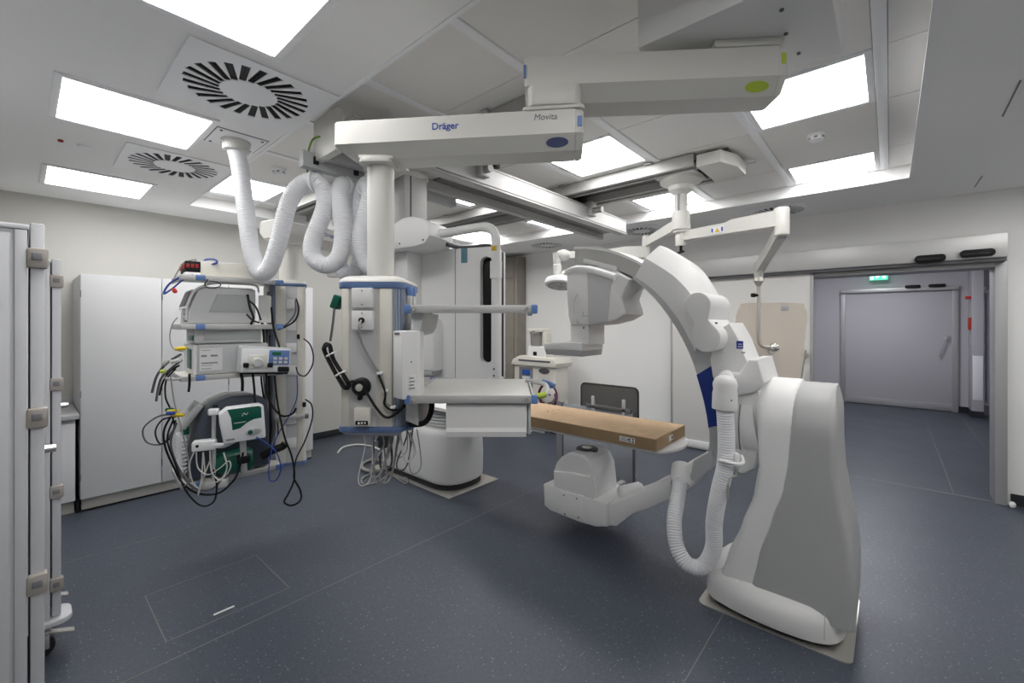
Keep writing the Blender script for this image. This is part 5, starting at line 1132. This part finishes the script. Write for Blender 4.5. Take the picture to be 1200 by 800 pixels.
# pump
MQ = MP @ Matrix.Translation((-.135, -.36, 1.360)) @ Matrix.Rotation(.20, 4, 'Z') @ Matrix.Rotation(.06, 4, 'Y')
t = thing('infusion_pump', mp(-.14, -.27, 1.28), 'small grey pump with blue keypad and round rotor at the edge of the tower', 'pump')
b = B(MQ); b.prism([(-.155, -.085), (.135, -.085), (.135, .075), (-.145, .085), (-.155, .075)], 'y', -.02, .16, .006); cs = b.build('case', 'mid_grey', t)
B(MQ).bx(-.150, .130, -.024, -.018, -.078, .072, .004).build('front_panel', 'pure_white', cs)
B(MQ).bx(.005, .128, -.028, -.022, -.035, .064, .003).build('keypad', 'blue_cap', cs)
B(MQ).bx(.022, .075, -.031, -.026, .030, .055, .002).build('display', 'lcd_green', cs)
for k in range(6): B(MQ).bx(.03 + .032 * (k % 3), .052 + .032 * (k % 3), -.031, -.027, -.025 + .025 * (k // 3), -.008 + .025 * (k // 3), .002).build('key', 'cable_white', cs)
B(MQ).bx(-.115, -.005, -.030, -.022, -.060, .030, .004).build('rotor_plate', 'beige_light', cs)
B(MQ).rod((-.06, -.03, -.02), (-.06, -.05, -.02), [(0, .034), (.6, .034), (1, .026)], 24).build('rotor', 'mid_grey', cs)
for x in (-.125, .012): B(MQ).box((x, -.04, -.035), (.03, .03, .03), .006).build('clamp_knob', 'black', cs)
B(MQ).bx(.06, .128, -.05, -.02, -.08, -.045, .008).build('latch', 'black', cs); B(MQ).bx(-.15, .13, -.0, .15, -.098, -.084, .003).build('foot_plate', 'black', cs)
# big dark unit
t = thing('heating_unit', mr(-.43, 0, ZD), 'large dark blue-grey unit with rounded top and vent grille, on the lowest shelf', 'device')
arcp = [(-.655, ZD + .012), (-.195, ZD + .012), (-.195, ZD + .38), (-.205, ZD + .45), (-.235, ZD + .495), (-.30, ZD + .515), (-.42, ZD + .52), (-.52, ZD + .485), (-.575, ZD + .43), (-.615, ZD + .33), (-.65, ZD + .16)]
b = B(MR2); b.prism(arcp, 'y', -.215, -.03, .02); cs = b.build('side_cover', 'device_navy', t)
b = B(MR2); b.prism(offset_poly(arcp, -.004), 'y', -.03, .17, .012); b.build('body', 'mid_grey', t)
ins = [(-.53, ZD + .10), (-.26, ZD + .10), (-.245, ZD + .36), (-.29, ZD + .425), (-.42, ZD + .43), (-.485, ZD + .39), (-.52, ZD + .28)]
b = B(MR2); b.prism(ins, 'y', -.221, -.21, .005); b.build('cover_relief', 'device_navy', cs)
b = B(MR2 @ Matrix.Translation((-.628, .02, ZD + .40)) @ Matrix.Rotation(.62, 4, 'Y')); b.bx(-.02, .02, -.13, .14, -.09, .09, .012); fp = b.build('front_panel', 'mid_grey', t)
b = B(MR2 @ Matrix.Translation((-.628, .02, ZD + .40)) @ Matrix.Rotation(.62, 4, 'Y')); b.bx(-.025, -.018, -.09, .02, .02, .07, .004); b.build('display', 'grey_plastic', fp)
for k in range(9): B(MR2).box((-.668 - .002 * k * 0, .02, ZD + .045 + k * .026), (.03, .28, .012), .004, Euler((0, -.25, 0)).to_matrix()).build('grille_slat', 'pure_white', t)
B(MR2).bx(-.672, -.64, -.10, .06, ZD + .285, ZD + .345, .004).build('connector_bay', 'green_dark', t)
# white and green device on a pole
MG = MP @ Matrix.Translation((-.275, -.40, .965)) @ Matrix.Rotation(.12, 4, 'Z') @ Matrix.Rotation(-.04, 4, 'Y') @ Matrix.Diagonal((.9, .9, .9, 1))
t = thing('warming_device', mp(-.28, -.40, .80), 'white device with a dark green top and round knob, in front of the tower', 'device')
wp = [(-.115, -.125), (.135, -.125), (.14, -.11), (.135, .10), (.11, .118), (-.09, .118), (-.135, .085), (-.135, .03)]
b = B(MG); b.prism(wp, 'y', -.06, .07, .018); cs = b.build('case', 'pure_white', t)
gp_ = [(-.085, .112), (.105, .112), (.118, .10), (.118, .025), (.07, .022), (.03, .005), (-.015, -.028), (-.06, -.035), (-.065, .05)]
b = B(MG); b.prism(gp_, 'y', -.065, -.055, .003); gr = b.build('green_field', 'green_dark', cs)
B(MG).bx(-.05, .02, -.067, -.064, .01, .016).build('print', 'cable_white', gr, smooth=0); b = B(MG); b.tube([(.0, -.066, .055), (.012, -.066, .075), (.024, -.066, .062), (.036, -.066, .075)], .003, 6); b.build('emblem', 'cable_white', gr)
b = B(MG); b.prism(ellipse(.05, .028, 24, .065, -.065), 'y', -.066, -.058, .002); kp = b.build('control_oval', 'mid_grey', cs)
B(MG).rod((.045, -.064, -.066), (.045, -.082, -.066), [(0, .017), (1, .013)], 18).build('knob', 'green_dark', kp); B(MG).rod((.085, -.064, -.062), (.085, -.076, -.062), [(0, .019), (1, .016)], 18).build('dial', 'grey_plastic', kp)
B(MG).bx(-.10, -.05, -.0665, -.064, -.10, -.092).build('brand_line', 'hinge_dark', cs, smooth=0)
B(MG).bx(-.02, .02, .02, .05, -.38, -.12, .004).build('pole', 'alu', t)
B(MG).bx(-.04, .04, .0, .12, -.30, -.25, .008).build('clamp', 'black', t)
# green bottle lying on the lowest shelf and the probe holder
p0, p1 = mp(-.45, -.27, ZD + .09), mp(-.22, -.27, ZD + .11)
tag(B().rod(p0, p1, [(0, .03), (.04, .065), (.25, .075), (.9, .075), (1, .055)], 24).build('green_bottle', 'green_dark', None), 'dark green bottle lying on the lowest shelf behind the cables', 'bottle')
t = thing('probe_holder', mp(-.42, -.34, ZD), 'grey stand with white probe holders in front of the dark unit', 'stand')
B(MP).cyl((-.435, -.33, ZD - .02), (-.435, -.33, 1.02), .012, n=14).build('pole', 'alu', t)
B(MP).prism(rrect(.06, .05, .015, 3, -.435, -.33), 'z', 1.015, 1.055, .008).build('pole_cap', 'pure_white', t)
B(MP).box((-.425, -.33, 1.07), (.03, .02, .02), .005).build('cap_knob', 'black', t)
B(MP).bx(-.545, -.42, -.375, -.29, .80, .86, .01).build('holder_box', 'pure_white', t)
B(MP).cyl((-.515, -.377, .835), (-.515, -.371, .835), .009, n=12).build('holder_hole', 'black', t)
b = B(MP); b.tube([(-.44, -.36, .83), (-.38, -.36, .82), (-.31, -.36, .85), (-.28, -.36, .855)], .017, 10); b.build('probe', 'pure_white', t)
B(MP).prism(rrect(.14, .08, .02, 3, -.43, -.31), 'z', ZD - .04, ZD + .01, .008).build('base_clamp', 'cable_white', t)
# black grip with clamp right of the bottle
tag(B().tube([mp(-.17, -.30, .70), mp(-.12, -.30, .73), mp(-.05, -.29, .75), mp(-.03, -.29, .77)], .026, 10).build('black_handpiece', 'black', None), 'black handpiece hanging below the white and green device', 'handpiece')

# cables of the tower: pixel path, distance, radius, colour
def pc(name, path, D, r, m, label, grp='cables of the equipment tower'):
    pts = [pd(u, v, D[i] if isinstance(D, (list, tuple)) else D) for i, (u, v) in enumerate(path)]
    return cable(name, pts, r, m, label, 'cable', grp, 6)
pc('sensor_cable', ((212, 415), (196, 425), (184, 440), (178, 460)), 2.72, .008, 'dark_grey', 'thick dark cable end hanging at the far left of the recorder')
pc('sensor_cable', ((213, 422), (200, 432), (188, 445), (183, 470)), 2.70, .007, 'dark_grey', 'dark cable hanging down left of the recorder, longest of the bunch')
pc('sensor_cable', ((210, 428), (198, 436), (190, 450), (187, 463)), 2.74, .006, 'black', 'black cable in the bunch left of the recorder')
pc('patient_lead', ((206, 432), (195, 445), (194, 465), (200, 480), (205, 500)), 2.72, .005, 'black', 'black lead curving from the middle shelf down to the yellow plugs')
pc('patient_lead', ((205, 485), (185, 488), (168, 502), (172, 518), (190, 520), (202, 505)), 2.72, .005, 'dark_grey', 'wide dark loop of lead at the far left, below the yellow plugs')
pc('patient_lead', ((206, 488), (190, 492), (182, 506), (188, 520), (200, 512), (206, 492)), 2.70, .005, 'black', 'smaller dark loop of lead inside the wide one')
pc('patient_lead', ((200, 488), (192, 505), (194, 525), (204, 548), (214, 566), (232, 578), (255, 578), (272, 565), (280, 550), (285, 530)), 2.70, .006, 'black', 'long black cable sweeping under the tower up to the clamp')
pc('patient_lead', ((203, 492), (196, 515), (206, 545), (218, 575), (235, 592), (250, 588), (254, 570), (250, 550)), 2.66, .005, 'black', 'lowest black cable loop below the tower, almost round')
pc('patient_lead', ((207, 495), (200, 520), (210, 550), (228, 572), (250, 572), (262, 556)), 2.68, .006, 'dark_grey', 'dark cable sagging below the lowest shelf')
pc('grey_tube', ((200, 440), (204, 470), (212, 500), (219, 530), (222, 560), (214, 570), (213, 558), (222, 545)), 2.66, .004, 'cable_grey', 'thin grey tube running down past the grille')
pc('white_lead', ((228, 528), (222, 545), (226, 565), (236, 572), (240, 555), (238, 530)), 2.60, .004, 'cable_white', 'white looped lead hanging from the holder box, left one')
pc('white_lead', ((238, 530), (236, 560), (232, 580), (238, 560), (246, 540)), 2.58, .004, 'cable_white', 'white lead ending in a point below the holder box')
pc('white_lead', ((246, 528), (248, 552), (258, 562), (266, 548), (262, 530)), 2.58, .004, 'cable_white', 'white looped lead hanging right of the probe stand')
pc('white_lead', ((230, 530), (232, 548), (244, 556), (258, 548), (268, 540), (270, 548), (262, 560), (250, 566)), 2.56, .0035, 'cable_white', 'curly white lead in front of the probe stand')
pc('mains_lead', ((347, 350), (350, 362), (346, 375), (334, 383), (326, 386)), [3.19, 3.15, 3.12, 3.12, 3.15], .006, 'black', 'black plug lead bending from the top socket of the tall head')
pc('mains_lead', ((346, 352), (346, 366), (338, 378), (328, 384)), [3.19, 3.16, 3.14, 3.14], .005, 'dark_grey', 'second lead beside the one from the top socket')
pc('mains_lead', ((356, 397), (363, 403), (367, 415), (366, 428), (358, 440), (350, 438), (347, 430)), [3.2, 3.15, 3.15, 3.15, 3.15, 3.15, 3.18], .005, 'black', 'black lead looping at the right edge of the tall head')
pc('mains_lead', ((318, 360), (321, 385), (327, 405), (328, 420)), 3.05, .007, 'black', 'black lead running down behind the pump')
pc('tower_cable', ((312, 435), (313, 460), (319, 475), (330, 487), (342, 485), (347, 478)), 2.95, .007, 'black', 'heavy black cable drooping below the pump')
pc('tower_cable', ((322, 440), (325, 470), (333, 510), (342, 535), (345, 560), (338, 578), (333, 588), (342, 592), (352, 586), (352, 575), (345, 562)), 2.90, .006, 'black', 'black cable ending in a drop-shaped loop near the floor')
pc('tower_cable', ((358, 468), (365, 474), (366, 490), (358, 515), (348, 535), (345, 548), (344, 560)), [3.14, 3.1, 3.08, 3.06, 2.98, 2.94, 2.91], .005, 'black', 'black cable from the right side socket joining the drop-shaped loop')
pc('blue_lead', ((300, 512), (312, 519), (324, 530), (329, 548), (324, 562), (316, 562), (315, 548), (319, 525), (328, 505), (340, 485), (348, 465), (348, 440)), [2.75, 2.78, 2.8, 2.82, 2.82, 2.84, 2.86, 2.9, 2.95, 3.0, 3.05, 3.1], .004, 'cable_blue', 'blue lead looping down below the white and green device and up the tall head')
pc('blue_lead', ((226, 322), (214, 328), (202, 338), (192, 344), (198, 333), (212, 324)), 2.76, .006, 'cable_blue', 'blue lead looped over the left end of the top shelf')
pc('blue_lead', ((236, 308), (242, 304), (252, 304), (254, 308), (246, 310)), 2.86, .006, 'cable_blue', 'blue lead coiled on top of the distributor')
pc('grey_tube', ((224, 310), (230, 304), (216, 308), (206, 322), (203, 330)), 2.80, .004, 'cable_grey', 'grey lead over the red switches')
pc('tower_cable', ((244, 327), (240, 334), (248, 338), (258, 335), (256, 331), (246, 329)), 2.78, .003, 'black', 'small black wire loop under the top shelf')
pc('grey_tube', ((208, 372), (202, 380), (199, 395), (203, 408), (215, 412)), 2.74, .003, 'cable_grey', 'thin grey tube from the monitor connectors to the recorder')
pc('tower_cable', ((290, 345), (293, 360), (297, 372), (294, 380)), 2.92, .008, 'black', 'black cable beside the monitor, left of the splitter box')
pc('tower_cable', ((292, 352), (300, 360), (306, 375)), 2.96, .006, 'black', 'black cable crossing in front of the splitter box')
pc('tower_cable', ((289, 368), (296, 375), (304, 378)), 2.90, .006, 'black', 'short black cable lying at the rear of the monitor')
pc('tower_cable', ((222, 438), (222, 450), (221, 459)), 2.70, .007, 'black', 'short black cable between the middle shelf and the dark unit')
pc('tower_cable', ((282, 436), (284, 446), (284, 458)), 2.90, .009, 'black', 'short black cable at the rear end of the middle shelf')
pc('tower_cable', ((296, 436), (298, 455), (299, 472)), 2.88, .007, 'black', 'black cable running behind the white and green device')
for k in range(7):
    pc('rear_cable', ((306 + 2 * k, 375 + 3 * k), (309 + k, 400), (306 + 3 * k, 440), (310 + 2 * k, 475), (308 + 3 * k, 505), (312 + k, 525)), 3.12 + .015 * k, .006, ('black', 'dark_grey', 'cable_grey')[k % 3], ordn[k] + ' cable from the left in the dark bunch beside the tall head', 'bunched cables beside the tall head')
def plug(u, v, D, L, m, label, tilt=0):
    p = pd(u, v, D); o = B().rod(p, p + RT * L * math.cos(tilt) + Vector((0, 0, L * math.sin(tilt))), [(0, .006), (.1, .011), (.75, .013), (1, .009)], 12).build('connector_plug', m, None); tag(o, label, 'plug', 'connector plugs of the tower')
plug(205, 409, 2.66, .07, 'yellow', 'yellow connector plug at the top of the recorder front', .1); plug(190, 428, 2.66, .06, 'cable_white', 'cream connector at the left end of the cable bunch', .7); plug(200, 424, 2.66, .06, 'cable_white', 'cream connector plug on the recorder front', .2)
plug(188, 435, 2.65, .03, 'lime', 'small lime connector below the cream ones', 0); plug(200, 486, 2.66, .08, 'yellow', 'yellow connector plug on the grille side, lower', .0); plug(196, 482, 2.68, .07, 'yellow', 'yellow connector plug on the grille side, upper', .05); plug(195, 484, 2.64, .05, 'cable_blue', 'blue ring plug between two yellow plugs', 0); plug(194, 480, 2.70, .05, 'green_dark', 'green plug above the yellow plugs', .05); plug(203, 338, 2.7, .03, 'red', 'tiny red connector hanging under the top shelf', -1.0)
tag(B(MP).box((.055, -.01, 1.50), (.02, .03, .035), .004).build('mains_plug', 'black', None), 'black mains plug on the right side of the tall head', 'plug', 'mains plugs')
tag(B(MP).box((.095, -.03, .985), (.025, .03, .035), .004).build('mains_plug', 'black', None), 'black mains plug above the front rail of the tall head', 'plug', 'mains plugs')

# accessory rail seen behind the hoses
t = thing('accessory_rail', pd(391, 320, 3.9), 'short white accessory bracket with blue ends seen below the hose loops', 'bracket')
p = pd(391, 320, 3.9); B(frame(p, TH - PI / 2)).box((0, 0, 0), (.085, .10, .075), .006).build('block', 'white', t)
for s_ in (-1, 1): B(frame(p, TH - PI / 2)).box((s_ * .046, -.03, .01), (.012, .04, .04), .004).build('blue_end', 'blue_cap', t)
p2_ = p + RT * .25; B(frame(p2_, TH - PI / 2)).box((0, .06, .02), (.42, .02, .03), .003).build('rail', 'alu', t)

# ------------------------------------------------------------------ cables on the floor by the table base
def fc(name, path, r, m, label, rise=0.0):
    pts = [hz(u, v, r) + Vector((0, 0, (rise if 0 < i < len(path) - 1 and i % 2 else 0))) for i, (u, v) in enumerate(path)]
    return cable(name, pts, r, m, label, 'cable', 'floor cables by the table base', 8)
fc('floor_cable', ((396, 530), (402, 524), (416, 521), (432, 522), (446, 527), (456, 532)), .012, 'cable_white', 'beige cable lying on the floor farthest left below the socket head')
fc('floor_hose', ((470, 535), (455, 547), (440, 552), (427, 550), (424, 544), (434, 539), (448, 540), (456, 546), (450, 552)), .018, 'cable_grey', 'thick grey hose coiled in a ring on the floor')
fc('floor_cable', ((468, 540), (455, 556), (438, 566), (426, 567), (424, 561), (434, 555)), .008, 'cable_grey', 'thin grey cable loop nearest the camera on the floor')
fc('floor_cable', ((462, 536), (468, 552), (478, 562), (474, 566), (462, 558)), .008, 'cable_grey', 'grey cable curling at the corner of the table base plate')
fc('floor_cable', ((450, 528), (458, 542), (468, 552), (474, 556)), .010, 'dark_grey', 'dark cable running to the table base')
for k in range(4):
    a = Vector((2.60, 3.9 + .06 * k, .52 - .05 * k)); bq = hz(462 + 4 * k, 535 + 4 * k, .012)
    cable('table_cable', [a, a + Vector((-.12, .05, -.05)), bq + Vector((.06, 0, .18)), bq], .010, ('dark_grey', 'cable_grey')[k % 2], ('uppermost', 'second', 'third', 'lowest')[k] + ' cable dropping from the table base to the floor', 'cable', 'cables at the table base')
